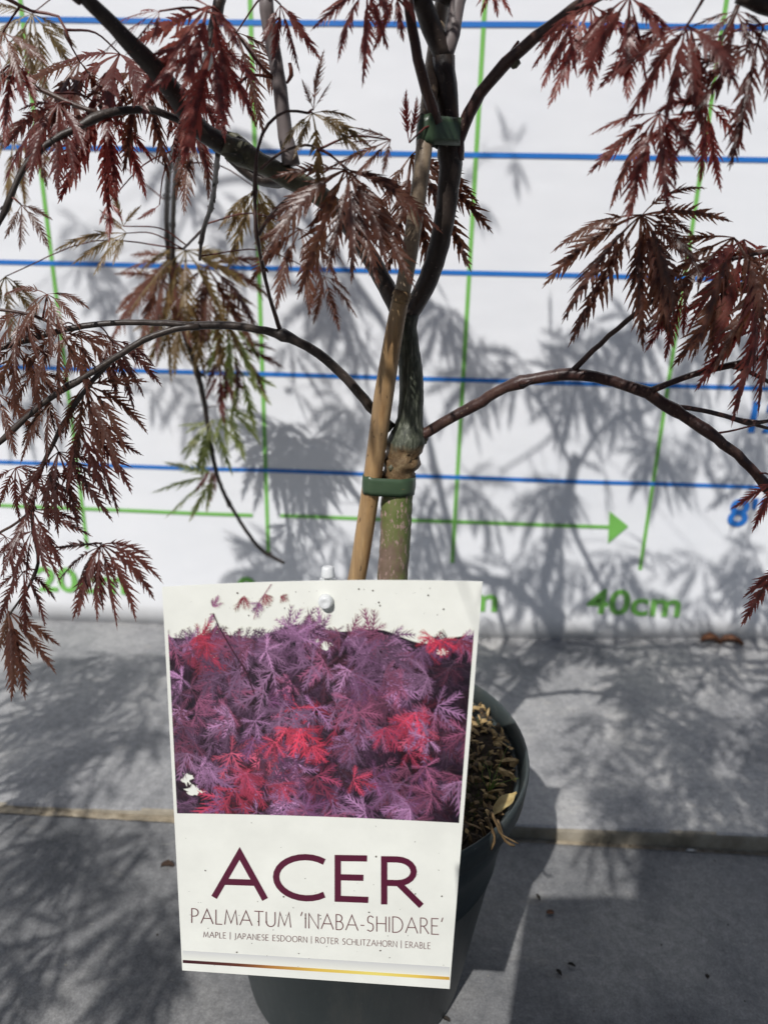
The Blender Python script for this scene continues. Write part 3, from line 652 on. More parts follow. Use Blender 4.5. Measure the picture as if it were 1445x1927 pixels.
for a in [
 # upper left
 (392,10,-42.8,205,236,'red',7,80,.5), (398,88,-42.6,190,262,'red',7,75,.7),
 (40,590,-41.3,120,250,'brown',6,80,1.0), (65,700,-40,100,280,'brown',6,80,1.0), (30,880,-40,100,275,'dark',6,80,1.0), (150,115,-39.5,185,232,'brown',7,80,.8), (262,130,-39.5,170,275,'brown',6,70,.8),
 (225,100,-39.5,215,248,'red',7,85,.9),
 (345,170,-39.5,150,292,'red',5,55,.6), (200,212,-39.5,165,262,'red',7,70,.9),
 (60,25,-24,150,258,'olive',7,85,1.0), (30,120,-42,150,245,'red',7,80,.9), (110,195,-42.2,160,238,'red',7,75,.9),
 (25,265,-18,120,262,'olive',7,90,1.0), (65,215,-26,130,270,'brown',7,80,1.0), (375,245,-30,150,262,'brown',5,60,.8), (5,60,-42,150,255,'brown',6,80,.9),
 (40,385,-43,100,300,'brown',4,50,.8), (10,520,-30,110,280,'olive',5,50,.8),
 (528,8,-41,110,292,'red',5,50,.7), (690,-25,-42,150,250,'red',6,62,.9), (745,-18,-41.5,95,265,'red',4,50,.8),
 (928,-30,-40,62,275,'red',5,70,.6), (300,20,-43,120,200,'red',5,60,.5), (445,60,-38,150,285,'brown',5,55,.8),
 # centre
 (588,212,-42.2,130,300,'olive',6,75,.8), (590,205,-42.2,85,78,'brown',3,30,.1), (650,318,-42.4,215,262,'brown',8,95,.8),
 (660,322,-42.2,215,295,'brown',6,70,.9), (735,262,-42.6,120,200,'brown',5,60,.3),
 (775,290,-36,225,290,'brown',6,55,.8), (770,268,-40.8,125,92,'red',2,14,.05),
 (484,355,-26,140,268,'olive',7,60,1.0), (565,430,-28,150,278,'brown',7,80,1.0), (610,520,-26,90,290,'brown',5,60,1.0),
 (238,438,-28,115,195,'olive',6,60,.5), (232,425,-30,75,105,'olive',3,40,.1), (205,380,-31,70,280,'red',3,40,.3), (300,385,-31,50,205,'red',1,10,.2),
 (320,485,-14,150,230,'brown',7,80,.8), (350,470,-15,150,262,'olive',8,95,.8), (388,500,-14,165,305,'brown',7,75,.9),
 (300,520,-13,150,245,'brown',7,75,.9), (400,560,-12,130,280,'olive',7,85,1.0), (345,560,-12,140,262,'olive',7,90,1.0), (430,610,-11,110,270,'green',7,90,1.0), (320,600,-12,100,250,'olive',6,80,1.0),
 (440,650,-10.5,110,280,'dark',7,90,1.0), (455,700,-10.5,100,270,'green',6,80,1.0), (415,700,-10.5,90,285,'red',4,50,1.0),
 (400,790,-11,95,280,'green',6,85,.8), (395,800,-11,80,235,'green',4,60,.6), (425,770,-11,90,300,'green',5,60,.8), (403,895,-11,105,205,'green',6,60,.3), (398,880,-11,75,262,'red',3,25,.3),
 # left
 (88,553,-41,115,262,'brown',8,110,1.1), (110,625,-41,120,270,'brown',7,90,1.0),
 (30,650,-41.3,125,265,'brown',7,85,1.0), (150,622,-38,130,300,'brown',6,70,1.1), (210,640,-38,120,300,'dark',6,60,1.1),
 (160,725,-40,150,300,'brown',7,70,1.0), (150,800,-40,150,305,'dark',7,60,1.0), (95,760,-41,110,240,'brown',5,60,1.0),
 (110,850,-40,140,290,'dark',7,70,1.0), (75,895,-39.6,110,300,'dark',6,70,1.0), (60,960,-39.3,130,300,'dark',6,70,1.0),
 (190,1025,-38.2,150,300,'dark',8,75,1.1), (185,1030,-38,130,240,'dark',6,75,1.0), (60,1000,-39,120,255,'dark',7,80,1.0), (10,1010,-39,90,265,'dark',6,70,1.0),
 (15,1150,-39,150,282,'brown',6,40,.8), (45,1075,-39,110,270,'dark',5,70,1.0), (-5,740,-41,110,290,'brown',5,60,1.0),
 # upper right
 (1110,8,-42.4,165,250,'red',7,70,.9),
 (1185,-8,-43.2,165,258,'red',7,75,.9), (1290,48,-44,205,243,'red',8,88,.8), (1300,52,-44,175,285,'red',5,65,.8), (1240,212,-44,170,245,'red',7,70,.9), (1330,196,-44,140,262,'red',7,95,.9),
 (1425,80,-44,200,252,'dark',7,70,.9), (1385,20,-44,120,270,'dark',6,80,.8),
 # right
 (1206,403,-41.8,245,250,'brown',8,75,.7,'large bronze leaf with long pointed fingers on the right'), (1208,404,-41.8,170,18,'brown',3,30,1.0), (1215,410,-41.6,190,300,'brown',4,40,.8),
 (1380,446,-42,215,245,'brown',7,80,.8), (1400,450,-42,230,275,'red',6,70,.8), (1460,470,-42,230,250,'brown',7,70,.8),
 (1452,560,-41.6,200,250,'red',5,40,.8), (1290,545,-41.4,130,240,'red',4,35,.7),
 (1462,900,-42,160,225,'red',2,12,.3), (1475,1060,-42,130,232,'red',3,20,.4),
]: leaf(*a)

# off-frame foliage: one mass of leaves over, left and right of the view
LACE = .021; mb = MB(); rg = random.Random(77); cnt = 0
def hidden(P):
    x, y, d = proj(P); return not np.any((d > 0) & (x > -12) & (x < 1457) & (y > -12) & (y < 1939))
def place(p, L, axis, nrm):
    global cnt
    u_ = (p[1] + 48.0) / -SUN[1]; h_ = p + SUN*u_
    if u_ > 0 and 2.5 < h_[0] < 21 and 9 < h_[2] < 33: return False
    t_ = MB(); leaf_geo(t_, p, axis, nrm, L, 7, 85, .6, rg, False)
    q, d = nearest(p, TOPS); petiole(t_, p, q, .035, 1, rg)
    V = np.concatenate(t_.v)
    if not hidden(V) or V[:, 1].min() < -100 or np.linalg.norm(V - C0, axis=1).min() < 7: return False
    mb.add(V, t_.f, 0); mb.m[-len(t_.f):] = t_.m; cnt += 1; return True
wall_t = []
for (x0, x1, y0, y1, n_) in ((860,1080,620,720,8),(1060,1330,600,740,16),(1280,1600,640,860,20),(1130,1560,760,900,14),(1380,1620,880,1150,9),(1180,1460,960,1180,12),
                             (860,1080,900,1180,14),(540,720,640,800,9),(560,700,780,900,3),(400,640,1030,1110,12),(270,380,690,760,3),(790,880,880,1080,5),(780,860,520,600,3),(640,730,900,1060,6),(1000,1180,1010,1190,8),(200,320,540,640,2),(-80,120,560,900,6),(330,560,290,540,9),(150,330,400,560,4),(560,700,470,640,6),(560,640,40,240,0)):
    for k in range(n_): wall_t.append((rg.uniform(x0,x1), rg.uniform(y0,y1), False))
for (x0, x1, y0, y1, n_) in ((1180,1560,1210,1580,110),(920,1180,1200,1250,12),(1020,1180,1300,1560,6),(900,1180,1210,1300,6),(70,310,1225,1490,58),(0,330,1560,1900,26),(1050,1500,1560,1700,12)):
    for k in range(n_): wall_t.append((rg.uniform(x0,x1), rg.uniform(y0,y1), True))
for x, y, gr in wall_t:
    for tr in range(14):
        t_ = rg.uniform(36, 62) if not gr else rg.uniform(30, 66)
        p = src(x, y, t_, gr)
        if p[2] > (104 if not gr and y < 560 and x < 720 else 80) or p[2] < 30: continue
        ax = np.array([rg.gauss(0,.5), rg.gauss(0,.35), -1]); nr = -SUNN + np.array([rg.gauss(0,.4) for _ in range(3)])
        if place(p, rg.uniform(4.2, 6.6), ax, nr): break
# the single curly shoot whose shadow stands alone beside the leader
def shootleaf(x, y, t_, L, ax, nl=3, sp=22, dr=.1):
    t2 = MB(); leaf_geo(t2, src(x, y, t_), np.array(ax, float), -SUNN, L, nl, sp, dr, rg, False)
    if hidden(np.concatenate(t2.v)): mb.add(np.concatenate(t2.v), t2.f, 0); mb.m[-len(t2.f):] = t2.m
shootleaf(958, 275, 48, 2.6, (-.25,0,1)); shootleaf(962, 280, 48, 2.2, (.35,0,.4), 1); shootleaf(972, 300, 48, 4.2, (.2,0,-1), 3, 14)
shootleaf(895, 330, 48, 1.8, (-.8,0,-.5), 3, 30); shootleaf(905, 385, 48, 4.6, (.45,0,-1), 4, 22); shootleaf(905, 290, 48, 1.6, (.8,0,.4), 2, 30)
o = mb.build('foliage', [LEAF['brown'], M_PET], tree); o['kind'] = 'stuff'
print('off-frame leaves', cnt, 'leaves', nleaf)

# ------------------------------------------------------------------ cane and ties
cane = empty('bamboo_cane', (10, -40, 14)); tag(cane, 'straight tan bamboo cane tied to the maple trunk', 'cane')
P = [at(640,1210,-37.5), at(671,1090,-37.9), at(700,905,-38.5), at(722,745,-39.1), at(746,600,-39.7), at(756,555,-39.9)]
P = [P[0] + (P[0]-P[1])*1.6] + P
R = [wpx(w_, p) for w_, p in zip((34,34,34,35,37,33,32), P)]
Pq, Rq = catmull(P, R, .5); mb = MB(); tube(mb, Pq, Rq, 20, rough=.008, rng=rb); mb.build('cane_section', M_CANE, cane)
P2 = [at(756,557,-39.9), at(770,480,-40.0), at(788,360,-40.1), at(801,250,-39.9), at(815,120,-38.6), at(833,0,-37.2), at(838,-40,-36.8)]
R2 = [wpx(w_, p) for w_, p in zip((30,31,31,31,30,28,28), P2)]
Pq, Rq = catmull(P2, R2, .5); mb = MB(); tube(mb, Pq, Rq, 20, rough=.008, rng=rb); mb.build('cane_section', M_CANE2, cane)
n0 = at(755.5,556,-39.9); ax = (P2[1]-P[-2]); ax /= np.linalg.norm(ax)
mb = MB(); Pq = np.array([n0+ax*k for k in (-.28,-.2,-.12,-.05,0,.05,.12,.22)]); r0 = R[-1]
tube(mb, Pq, np.array([r0*.98,r0*1.07,r0*1.1,r0*1.0,r0*1.13,r0*1.12,r0*1.04,r0*.96]), 20); mb.build('cane_node', M_NODE, cane)
def tie(c1, r1, c2, r2, up, h, label, tail=False):
    # tape wrapped round two stems, hull of two circles
    up = up/np.linalg.norm(up); d = c2-c1; d -= up*(d@up); L = np.linalg.norm(d); e = d/L; f = np.cross(up, e)
    th = math.acos(max(-1, min(1, (r1-r2)/L))); O = []
    for k in range(17): a = th + (2*math.pi-2*th)*k/16; O.append(c1 + (math.cos(a)*e + math.sin(a)*f)*r1)
    for k in range(13): a = -th + 2*th*k/12; O.append(c2 + (math.cos(a)*e + math.sin(a)*f)*r2)
    O = np.array(O); n = len(O); cen = O.mean(0); V = []
    for q, z in ((0,-.5),(0,-.25),(0,0),(0,.25),(0,.5)):
        for i in range(n): V.append(O[i] + up*h*z + (O[i]-cen)*(.012*math.cos(z*6)) + up*.03*math.sin(i*1.1))
    F = [(j*n+i, j*n+(i+1)%n, (j+1)*n+(i+1)%n, (j+1)*n+i) for j in range(4) for i in range(n)]
    mb = MB(); mb.add(V, F)
    if tail:
        p = O[22] ; mb.add([p, p+up*h*.5, p+up*h*.75+e*.22, p+up*h*.15+e*.25], [(0,1,2,3)])
    o = mb.build('plant_tie', M_TIE, top=True)
    s = o.modifiers.new('thick', 'SOLIDIFY'); s.thickness = .0002; s.offset = 1
    return tag(o, label, 'plant tie', 'green plant ties on the trunk')
ca = at(701,910,-38.5); tr = at(750,910,-38)
tie(ca, wpx(36,ca)+.02, tr, wpx(61,tr)+.02, np.array([.03,0,1]), .86, 'green plastic tie joining cane and trunk just below the graft')
ca = at(804,245,-39.9); tr = at(843,250,-38.8)
tie(ca, wpx(36,ca)+.03, tr, wpx(50,tr)+.04, np.array([.02,0,1]), .98, 'dark green plastic tie round cane and leader near the top', True)

# ------------------------------------------------------------------ the plant label
P00, P10, P11, P01 = (C0 + k*27.44*ray(*q) for k, q in ((.89036,(305,1105)),(.83038,(908,1095)),(1.0,(846,1862)),(1.05998,(343,1827))))
TN = np.cross(P10-P00, P01-P00); TN /= np.linalg.norm(TN)
if TN @ BACK < 0: TN = -TN
def card(u, v):
    p = P00*(1-u)*(1-v) + P10*u*(1-v) + P11*u*v + P01*(1-u)*v
    return p - np.array([0,-1,0])*(.30*4*u*(1-u)*(1-v)**1.5)
def uvof(px, py):
    u, v = (px-320)/560, (py-1100)/745
    for _ in range(12):
        x, y, _d = proj(card(u, v)); e = np.array([px-x, py-y])
        xu, yu, _d = proj(card(u+1e-3, v)); xv, yv, _d = proj(card(u, v+1e-3))
        J = np.array([[xu-x, xv-x],[yu-y, yv-y]])/1e-3; s = np.linalg.solve(J, e); u += s[0]; v += s[1]
        if abs(e).max() < .02: break
    return u, v
def onc(px, py, off):
    u, v = uvof(px, py); return card(u, v) + TN*off
lab = empty('plant_label', card(.5, 1)); tag(lab, 'tall cream plant label with purple leaf photo and big burgundy lettering', 'plant label')
mb = MB(); nu, nv = 24, 34
V = [card(i/nu, j/nv) for j in range(nv+1) for i in range(nu+1)]; nn_ = len(V); V += [p - TN*.045 for p in V]; F = []
for j in range(nv):
    for i in range(nu):
        a = j*(nu+1)+i; F += [(a, a+nu+1, a+nu+2, a+1), (a+nn_, a+1+nn_, a+nu+2+nn_, a+nu+1+nn_)]
for i in range(nu): a = nv*(nu+1)+i; F += [(i, i+1, i+1+nn_, i+nn_), (a, a+nn_, a+1+nn_, a+1)]
for j in range(nv): a = j*(nu+1); F += [(a, a+nn_, a+nu+1+nn_, a+nu+1), (a+nu, a+2*nu+1, a+2*nu+1+nn_, a+nu+nn_)]
mb.add(V, F); mb.build('card', M_CARD, lab, smooth=False)

# printed photograph of purple leaves, painted into a fine vertex grid
def lin(c): c = np.array(c, float)/255; return np.where(c <= .04045, c/12.92, ((c+.055)/1.055)**2.4)
PW, PH, SS = 460, 340, 2
IW, IH = PW*SS, PH*SS                              # picture area: u 0..1, px y 1093..1540
uL, vT = .0, .0; vB = None
v_bot = uvof(600, 1537)[1]
img = np.zeros((IH, IW, 3)); cream = lin((232,233,222))
img[:] = -1                                        # bare card
yy, xx = np.mgrid[0:IH, 0:IW]; U = (xx+.5)/IW; Vv = (yy+.5)/IH
def ytop(u): return .155 + .02*np.sin(u*9) + .015*np.sin(u*23+1) + .02*u
rp = random.Random(404); npr = np.random.RandomState(5)
base = Vv > ytop(U) + .03
nz_ = npr.rand(40, 56); nz_ = np.kron(nz_, np.ones((IH//40+1, IW//56+1)))[:IH, :IW]
img[base] = (lin((34,26,36))[None, :]*(0.6+.9*nz_[base][:, None]))
def poly(pts, col):
    pts = np.asarray(pts)*[IW, IH*1.0]; x0, y0 = np.floor(pts.min(0)).astype(int); x1, y1 = np.ceil(pts.max(0)).astype(int)+1
    x0, y0 = max(x0,0), max(y0,0); x1, y1 = min(x1,IW), min(y1,IH)
    if x1 <= x0 or y1 <= y0: return
    X, Y = np.meshgrid(np.arange(x0,x1)+.5, np.arange(y0,y1)+.5); ins = np.zeros(X.shape, bool)
    n = len(pts); j = n-1
    for i in range(n):
        xi, yi = pts[i]; xj, yj = pts[j]
        if yi != yj: ins ^= ((yi > Y) != (yj > Y)) & (X < (xj-xi)*(Y-yi)/(yj-yi)+xi)
        j = i
    img[y0:y1, x0:x1][ins] = col
AS = 1.27                                          # picture is wider than high
def pleaf(u, v, L, ang, col, nl=6, spread=95):
    for i in range(nl):
        a0 = ang + math.radians(spread*((i/(nl-1))*2-1) + rp.uniform(-8,8)); l = L*(1-.35*abs(i/(nl-1)*2-1)**1.5)*rp.uniform(.8,1.1)
        cv = rp.uniform(-.5,.5); K = 6; sp = []
        x = y = 0; a = a0
        for k in range(K+1): sp.append((x, y, a)); x += math.cos(a)*l/K; y += math.sin(a)*l/K; a += cv/K
        c = np.clip(np.array(col)*rp.uniform(.6,1.4), 0, 1)
        T_ = lambda q: [(u+px_, v+py_*AS) for px_, py_ in q]
        lf, rt = [], []
        for k, (sx, sy, sa) in enumerate(sp):
            r = l*(.010+.022*math.sin(math.pi*min(1,k/K+.02))**1.3) if k < K else 0
            lf.append((sx - math.sin(sa)*r, sy + math.cos(sa)*r)); rt.append((sx + math.sin(sa)*r, sy - math.cos(sa)*r))
        poly(T_(lf + rt[::-1]), c)
        for k in range(1, K):
            sx, sy, sa = sp[k]; sh = math.sin(math.pi*(k/K*.8+.15))**1.1
            for s in (1, -1):
                tl = l*.33*sh*rp.uniform(.65,1.3); ph = sa + s*rp.uniform(.5,.75); b0 = l*.022*(.6+.6*sh)
                dx, dy = math.cos(ph), math.sin(ph); nx_, ny_ = -dy, dx
                poly(T_([(sx+nx_*b0, sy+ny_*b0), (sx+dx*tl*.45+nx_*b0*.9, sy+dy*tl*.45+ny_*b0*.9), (sx+dx*tl+math.cos(sa)*tl*.12, sy+dy*tl+math.sin(sa)*tl*.12),
                         (sx+dx*tl*.45-nx_*b0*.9, sy+dy*tl*.45-ny_*b0*.9), (sx-nx_*b0, sy-ny_*b0)]), c*(1.08 if s > 0 else .86))
        for k in range(K-1):                       # pale midrib
            ax_, ay_, _ = sp[k]; bx_, by_, aa = sp[k+1]; nxv, nyv = -math.sin(aa)*.0007, math.cos(aa)*.0007
            poly([(u+ax_+nxv, v+(ay_+nyv)*AS),(u+bx_+nxv, v+(by_+nyv)*AS),(u+bx_-nxv, v+(by_-nyv)*AS),(u+ax_-nxv, v+(ay_-nyv)*AS)], np.clip(c*1.3+.02,0,1))
def pcol(u, v, lvl):
    reds = ((.47,.64,.11),(.33,.80,.12),(.83,.56,.07),(.90,.25,.06),(.12,.24,.07),(.50,.76,.08),(.25,.93,.10))
    w_ = max(math.exp(-(((u-a)/r)**2+((v-b_)/(r*1.2))**2)) for a, b_, r in reds)
    pur = np.array(rp.choice([(116,80,112),(144,104,140),(98,60,92),(132,76,104),(156,114,150),(116,64,88)])) ; red = np.array(rp.choice([(170,60,84),(144,50,74),(186,84,108),(146,62,90)]))
    k = 1 if rp.random() < w_*.6 else 0
    c = red*k + pur*(1-k)
    if k: lvl = min(lvl, 1.0)
    if not k and v > .3 and v < .78 and rp.random() < .4: c = c*.72
    return lin(c)*lvl
for i in range(260): 
    u, v = rp.random(), rp.uniform(.2, 1.02); pleaf(u, v, rp.uniform(.05,.11), rp.uniform(.6,2.6), pcol(u, v, .13))
for i in range(80):
    u, v = rp.random(), rp.uniform(.2, 1.02); pleaf(u, v, rp.uniform(.05,.11), rp.uniform(.5,2.7), pcol(u, v, .30))
for i in range(60): u = i/59; pleaf(u, float(ytop(u))+.03+rp.uniform(0,.05), rp.uniform(.05,.095), rp.choice([rp.uniform(-1.6,4.7), rp.uniform(0,3.1)]), pcol(u, .22, .8), 5, 70)
for cx_, cy_, a_, b_ in ((.485,.235,.022,.012),(.53,.25,.022,.014),(.15,.29,.020,.010),(.905,.27,.020,.012),(.045,.83,.022,.026),(.07,.885,.034,.018),(.14,.0,.0,.0)):
    if a_: poly([(cx_+a_*math.cos(t_)*rp.uniform(.35,1.3), cy_+b_*AS*math.sin(t_)*rp.uniform(.35,1.3)) for t_ in np.linspace(0,2*math.pi,24)[:-1]], -1)
for i in range(250):
    u, v = rp.random(), rp.uniform(.17, 1.0)
    if v < float(ytop(u))+.035: continue
    if any(abs(u-cx_) < a_*1.1 and abs(v-cy_) < b_*1.3 for cx_, cy_, a_, b_ in ((.50,.245,.035,.03),(.15,.29,.022,.02),(.905,.27,.025,.02),(.055,.86,.05,.05))): continue
    lv_ = rp.uniform(.35,.8) if i < 110 else rp.uniform(.85,1.5)
    pleaf(u, v, rp.uniform(.06,.135), rp.uniform(.1,3.0), pcol(u, v, lv_), rp.choice([5,5,6]), rp.uniform(70,115))
for u, v, L_, an, c_ in ((.45,.60,.11,1.5,(196,60,84)),(.36,.66,.09,2.0,(170,62,86)),(.49,.68,.08,1.1,(186,60,84)),(.40,.60,.07,1.8,(190,66,88)),(.83,.52,.08,1.5,(190,60,86)),(.80,.56,.07,2.2,(168,56,80)),(.26,.80,.09,1.7,(160,60,86)),(.38,.85,.08,1.4,(164,60,84)),
                         (.90,.22,.075,1.3,(186,54,76)),(.87,.21,.06,2.2,(170,50,72)),(.10,.20,.06,1.2,(160,46,66)),(.13,.23,.06,1.9,(150,46,66)),(.26,.045,.055,1.8,(120,30,50)),(.33,.04,.05,1.4,(128,34,52)),(.31,.07,.05,1.9,(130,84,124)),(.155,.085,.045,-1.0,(130,70,110)),(.16,.115,.035,2.4,(130,70,110)),(.38,.05,.035,.6,(120,34,52))):
    pleaf(u, v, L_, an, lin(c_), 6, 80 if v > .15 else 45)
def pline(pts, wd, col):
    for (a1, b1), (a2, b2) in zip(pts[:-1], pts[1:]):
        d = math.hypot(a2-a1, (b2-b1)/AS); nxv, nyv = -(b2-b1)/AS/d*wd, (a2-a1)/d*wd
        poly([(a1+nxv, b1+nyv*AS),(a2+nxv, b2+nyv*AS),(a2-nxv, b2-nyv*AS),(a1-nxv, b1-nyv*AS)], col)
pline([(.155,.11),(.175,.17),(.215,.26),(.265,.36),(.29,.45)], .0022, lin((48,22,34)))
pline([(.35,.0),(.31,.07),(.29,.14)], .0016, lin((140,80,110)))
mask = img[..., 0] < -.5
full = img.copy(); full[mask] = cream
small = full.reshape(PH, SS, PW, SS, 3).mean((1, 3))
cov = 1 - mask.reshape(PH, SS, PW, SS).mean((1, 3))
mb = MB(); V = []; C_ = []
uu = .012 + (.988-.0135)*np.linspace(0, 1, PW)
for j in range(PH):
    v = v_bot*(j+.0)/(PH-1)*.992 + .004
    for i in range(PW):
        # the photo is printed with a thin margin inside the card edge
        V.append(card(uu[i], v) + TN*.012)
keep = cov > 0
F = []
for j in range(PH-1):
    for i in range(PW-1):
        if keep[j,i] or keep[j,i+1] or keep[j+1,i] or keep[j+1,i+1]:
            a = j*PW+i; F.append((a, a+PW, a+PW+1, a+1))
mb.add(V, F, 0, small.reshape(-1, 3)); mb.build('printed_photo', M_PRINT, lab)

# monoline capitals
def arc(cx, cy, rx, ry, a0, a1, n=10): return [(cx+rx*math.cos(math.radians(a0+(a1-a0)*i/n)), cy+ry*math.sin(math.radians(a0+(a1-a0)*i/n))) for i in range(n+1)]
GL = {
 'A': (.86, [[(0,0),(.43,1),(.86,0)], [(.17,.36),(.69,.36)]]),
 'B': (.55, [[(.04,0),(.04,1)]+arc(.22,.77,.22,.23,90,-90)+[(.04,.54)], [(.04,.54)]+arc(.24,.27,.28,.27,90,-90)+[(.04,0)]]),
 'C': (.82, [arc(.55,.5,.50,.50,52,308,20)]),
 'D': (.78, [[(.04,0),(.04,1)]+arc(.24,.5,.5,.5,90,-90,14)+[(.04,0)]]),
 'E': (.54, [[(.52,1),(.04,1),(.04,0),(.54,0)], [(.04,.53),(.46,.53)]]),
 'H': (.72, [[(.04,0),(.04,1)], [(.68,0),(.68,1)], [(.04,.53),(.68,.53)]]),
 'I': (.08, [[(.04,0),(.04,1)]]),
 'J': (.3, [[(.22,1),(.22,.05)]+arc(.02,.0,.2,.2,0,-80,5)]),
 'L': (.48, [[(.04,1),(.04,0),(.48,0)]]),
 'M': (.92, [[(.02,0),(.14,1),(.46,.12),(.78,1),(.90,0)]]),
 'N': (.74, [[(.04,0),(.04,1),(.70,0),(.70,1)]]),
 'O': (.96, [arc(.48,.5,.46,.5,0,360,22)]),
 'P': (.52, [[(.04,0),(.04,1)]+arc(.22,.74,.27,.26,90,-90)+[(.04,.48)]]),
 'R': (.62, [[(.04,0),(.04,1)]+arc(.24,.74,.26,.26,90,-90)+[(.04,.48)], [(.26,.48),(.62,0)]]),
 'S': (.50, [[(.46,.90)]+arc(.26,.75,.20,.25,60,230,9)+arc(.24,.27,.22,.27,55,-120,9)+[(.03,.08)]]),
 'T': (.64, [[(0,1),(.64,1)], [(.32,0),(.32,1)]]),
 'U': (.70, [[(.04,1),(.04,.32)]+arc(.35,.32,.31,.32,180,360,12)+[(.66,1)]]),
 'Z': (.62, [[(.04,1),(.58,1),(.02,0),(.62,0)]]),
 '-': (.3, [[(.02,.36),(.28,.36)]]), '|': (.04, [[(.02,-.15),(.02,1.15)]]),
 '‘': (.16, [[(.03,.80),(.13,1.08)]]), '’': (.16, [[(.13,1.08),(.03,.80)]]), ' ': (.34, []),
}
def stroke(mb, pts, wd, off):
    pts = np.array(pts, float); n = len(pts); closed = np.allclose(pts[0], pts[-1])
    T = np.diff(pts, axis=0); T /= np.linalg.norm(T, axis=1)[:, None] + 1e-9; L_, R_ = [], []
    for i in range(n):
        a = T[i-1] if i > 0 else (T[-1] if closed else T[0]); c = T[i] if i < n-1 else (T[0] if closed else T[-1])
        t_ = a+c; t_ = t_/(np.linalg.norm(t_)+1e-9); nv_ = np.array([-t_[1], t_[0]])
        k = min(2.2, 1/max(.3, nv_ @ np.array([-a[1], a[0]]))); nv_ = nv_*k*wd/2
        L_.append(pts[i]+nv_); R_.append(pts[i]-nv_)
    V = []
    for a, c in zip(L_, R_): V += [onc(*a, off), onc(*c, off)]
    mb.add(V, [(2*i, 2*i+1, 2*i+3, 2*i+2) for i in range(n-1)])
def line_text(s, x0, x1, base0, base1, h0, h1, wd, m, sp=.16, ins=0):
    adv = [GL[c][0] for c in s]; tot = sum(adv) + sp*(len(s)-1); x = 0
    mb = MB(); lv = 0
    for c, a in zip(s, adv):
        for st_ in GL[c][1]:
            pts = []
            for gx, gy in st_:
                if ins: gy = gy*(1-ins*(2 if c in 'CE' else 1)) + (ins if c in 'CE' else 0) if c != 'A' else gy
                f = (x+gx)/tot; X = x0+(x1-x0)*f; pts.append((X, base0+(base1-base0)*f - gy*(h0+(h1-h0)*f)))
            lv = (lv + 1) % 3
            stroke(mb, pts, wd, .016 + .0018*lv)
        x += a + sp
    return mb.build('printed_lettering', m, lab, smooth=False)
for ch, x0, x1, b0, h in (('A',403,499,1689,84),('C',514,606,1694,88),('E',631,693,1697,88),('R',718,793,1702,91)):
    line_text(ch, x0, x1, b0, b0+(x1-x0)*.04, h, h*1.02, 11.8, M_INK, ins=.065)
line_text('PALMATUM ‘INABA-SHIDARE’', 360, 834, 1737, 1759, 27, 29.5, 1.9, M_THIN, .16)
line_text('MAPLE | JAPANESE ESDOORN | ROTER SCHLITZAHORN | ERABLE', 383, 810, 1764, 1786, 10.5, 11.5, 1.05, M_THIN, .2)
def strip(pts, cols_t, cols_b, off, name):
    mb = MB(); V = []; C_ = []
    for (x, yt, yb), a, c in zip(pts, cols_t, cols_b): V += [onc(x, yt, off), onc(x, yb, off)]; C_ += [a, c]
    mb.add(V, [(2*i, 2*i+1, 2*i+3, 2*i+2) for i in range(len(pts)-1)], 0, np.array(C_)); mb.build(name, M_PRINT, lab)
gst = [(0,(58,18,30)),(.2,(92,46,34)),(.33,(176,120,60)),(.5,(222,186,84)),(.72,(236,220,120)),(.88,(232,200,96)),(1,(206,160,70))]
pts = []; cc = []
for i in range(25):
    f = i/24; x = 344.2+(845.6-344.2)*f; pts.append((x, 1806.8+32*f, 1812.6+32*f))
    for (a, ca_), (c, cb_) in zip(gst[:-1], gst[1:]):
        if a <= f <= c: cc.append(lin(np.array(ca_)*(1-(f-a)/(c-a)) + np.array(cb_)*(f-a)/(c-a))); break
strip(pts, cc, cc, .014, 'printed_gold_bar')
pts = [(344+501.5*i/24, 1789+31*i/24, 1805.5+32*i/24) for i in range(25)]
strip(pts, [lin((205,206,206))]*25, [lin((233,234,224))]*25, .013, 'printed_grey_band')
mb = MB(); rs = random.Random(9)
for k in range(95):
    x, y = rs.uniform(350, 835), rs.choice([rs.uniform(1545,1835), rs.uniform(1545,1835), rs.uniform(1105,1160)]); r = rs.choice([.6,.8,.9,1.1,1.8]); a0 = rs.random()*3
    e = rs.uniform(.4, 1)
    if y > 1815 + (x-343)*.06: continue
    mb.add([onc(x + r*math.cos(a)*math.cos(a0)-r*e*math.sin(a)*math.sin(a0), y + r*math.cos(a)*math.sin(a0)+r*e*math.sin(a)*math.cos(a0), .022) for a in np.linspace(0, 2*math.pi, 7)[:-1]], [tuple(range(6))])
mb.build('dirt_specks', M_SPECK, lab)

# clear plastic stake with two pegs
def peg(c, ax, label, ln=.34, r=.25):
    mb = MB(); ax = ax/np.linalg.norm(ax)
    prof = [(-.28,.12),(0,.12),(.01,r*.92),(.06,r),(ln*.75,r*.88),(ln*.92,r*.80),(ln,r*.62),(ln-.04,r*.3)]
    P_ = np.array([c+ax*a for a, _ in prof]); 
    n = np.cross(ax, [0,.2,1]); n /= np.linalg.norm(n); b_ = np.cross(ax, n); V = []
    for p, (_, r_) in zip(P_, prof):
        for k in range(20): V.append(p + n*math.cos(k*math.pi/10)*r_ + b_*math.sin(k*math.pi/10)*r_)
    F = [(i*20+k, i*20+(k+1)%20, (i+1)*20+(k+1)%20, (i+1)*20+k) for i in range(len(prof)-1) for k in range(20)]
    F += [tuple(range(20))[::-1], tuple((len(prof)-1)*20+k for k in range(20))]
    mb.add(V, F); return tag(mb.build('plastic_peg', M_PEG, top=True), label, 'peg', 'clear pegs holding the plant label')
peg(onc(614,1130,.0), TN, 'round translucent peg pushed through the top of the plant label', .30, .27)
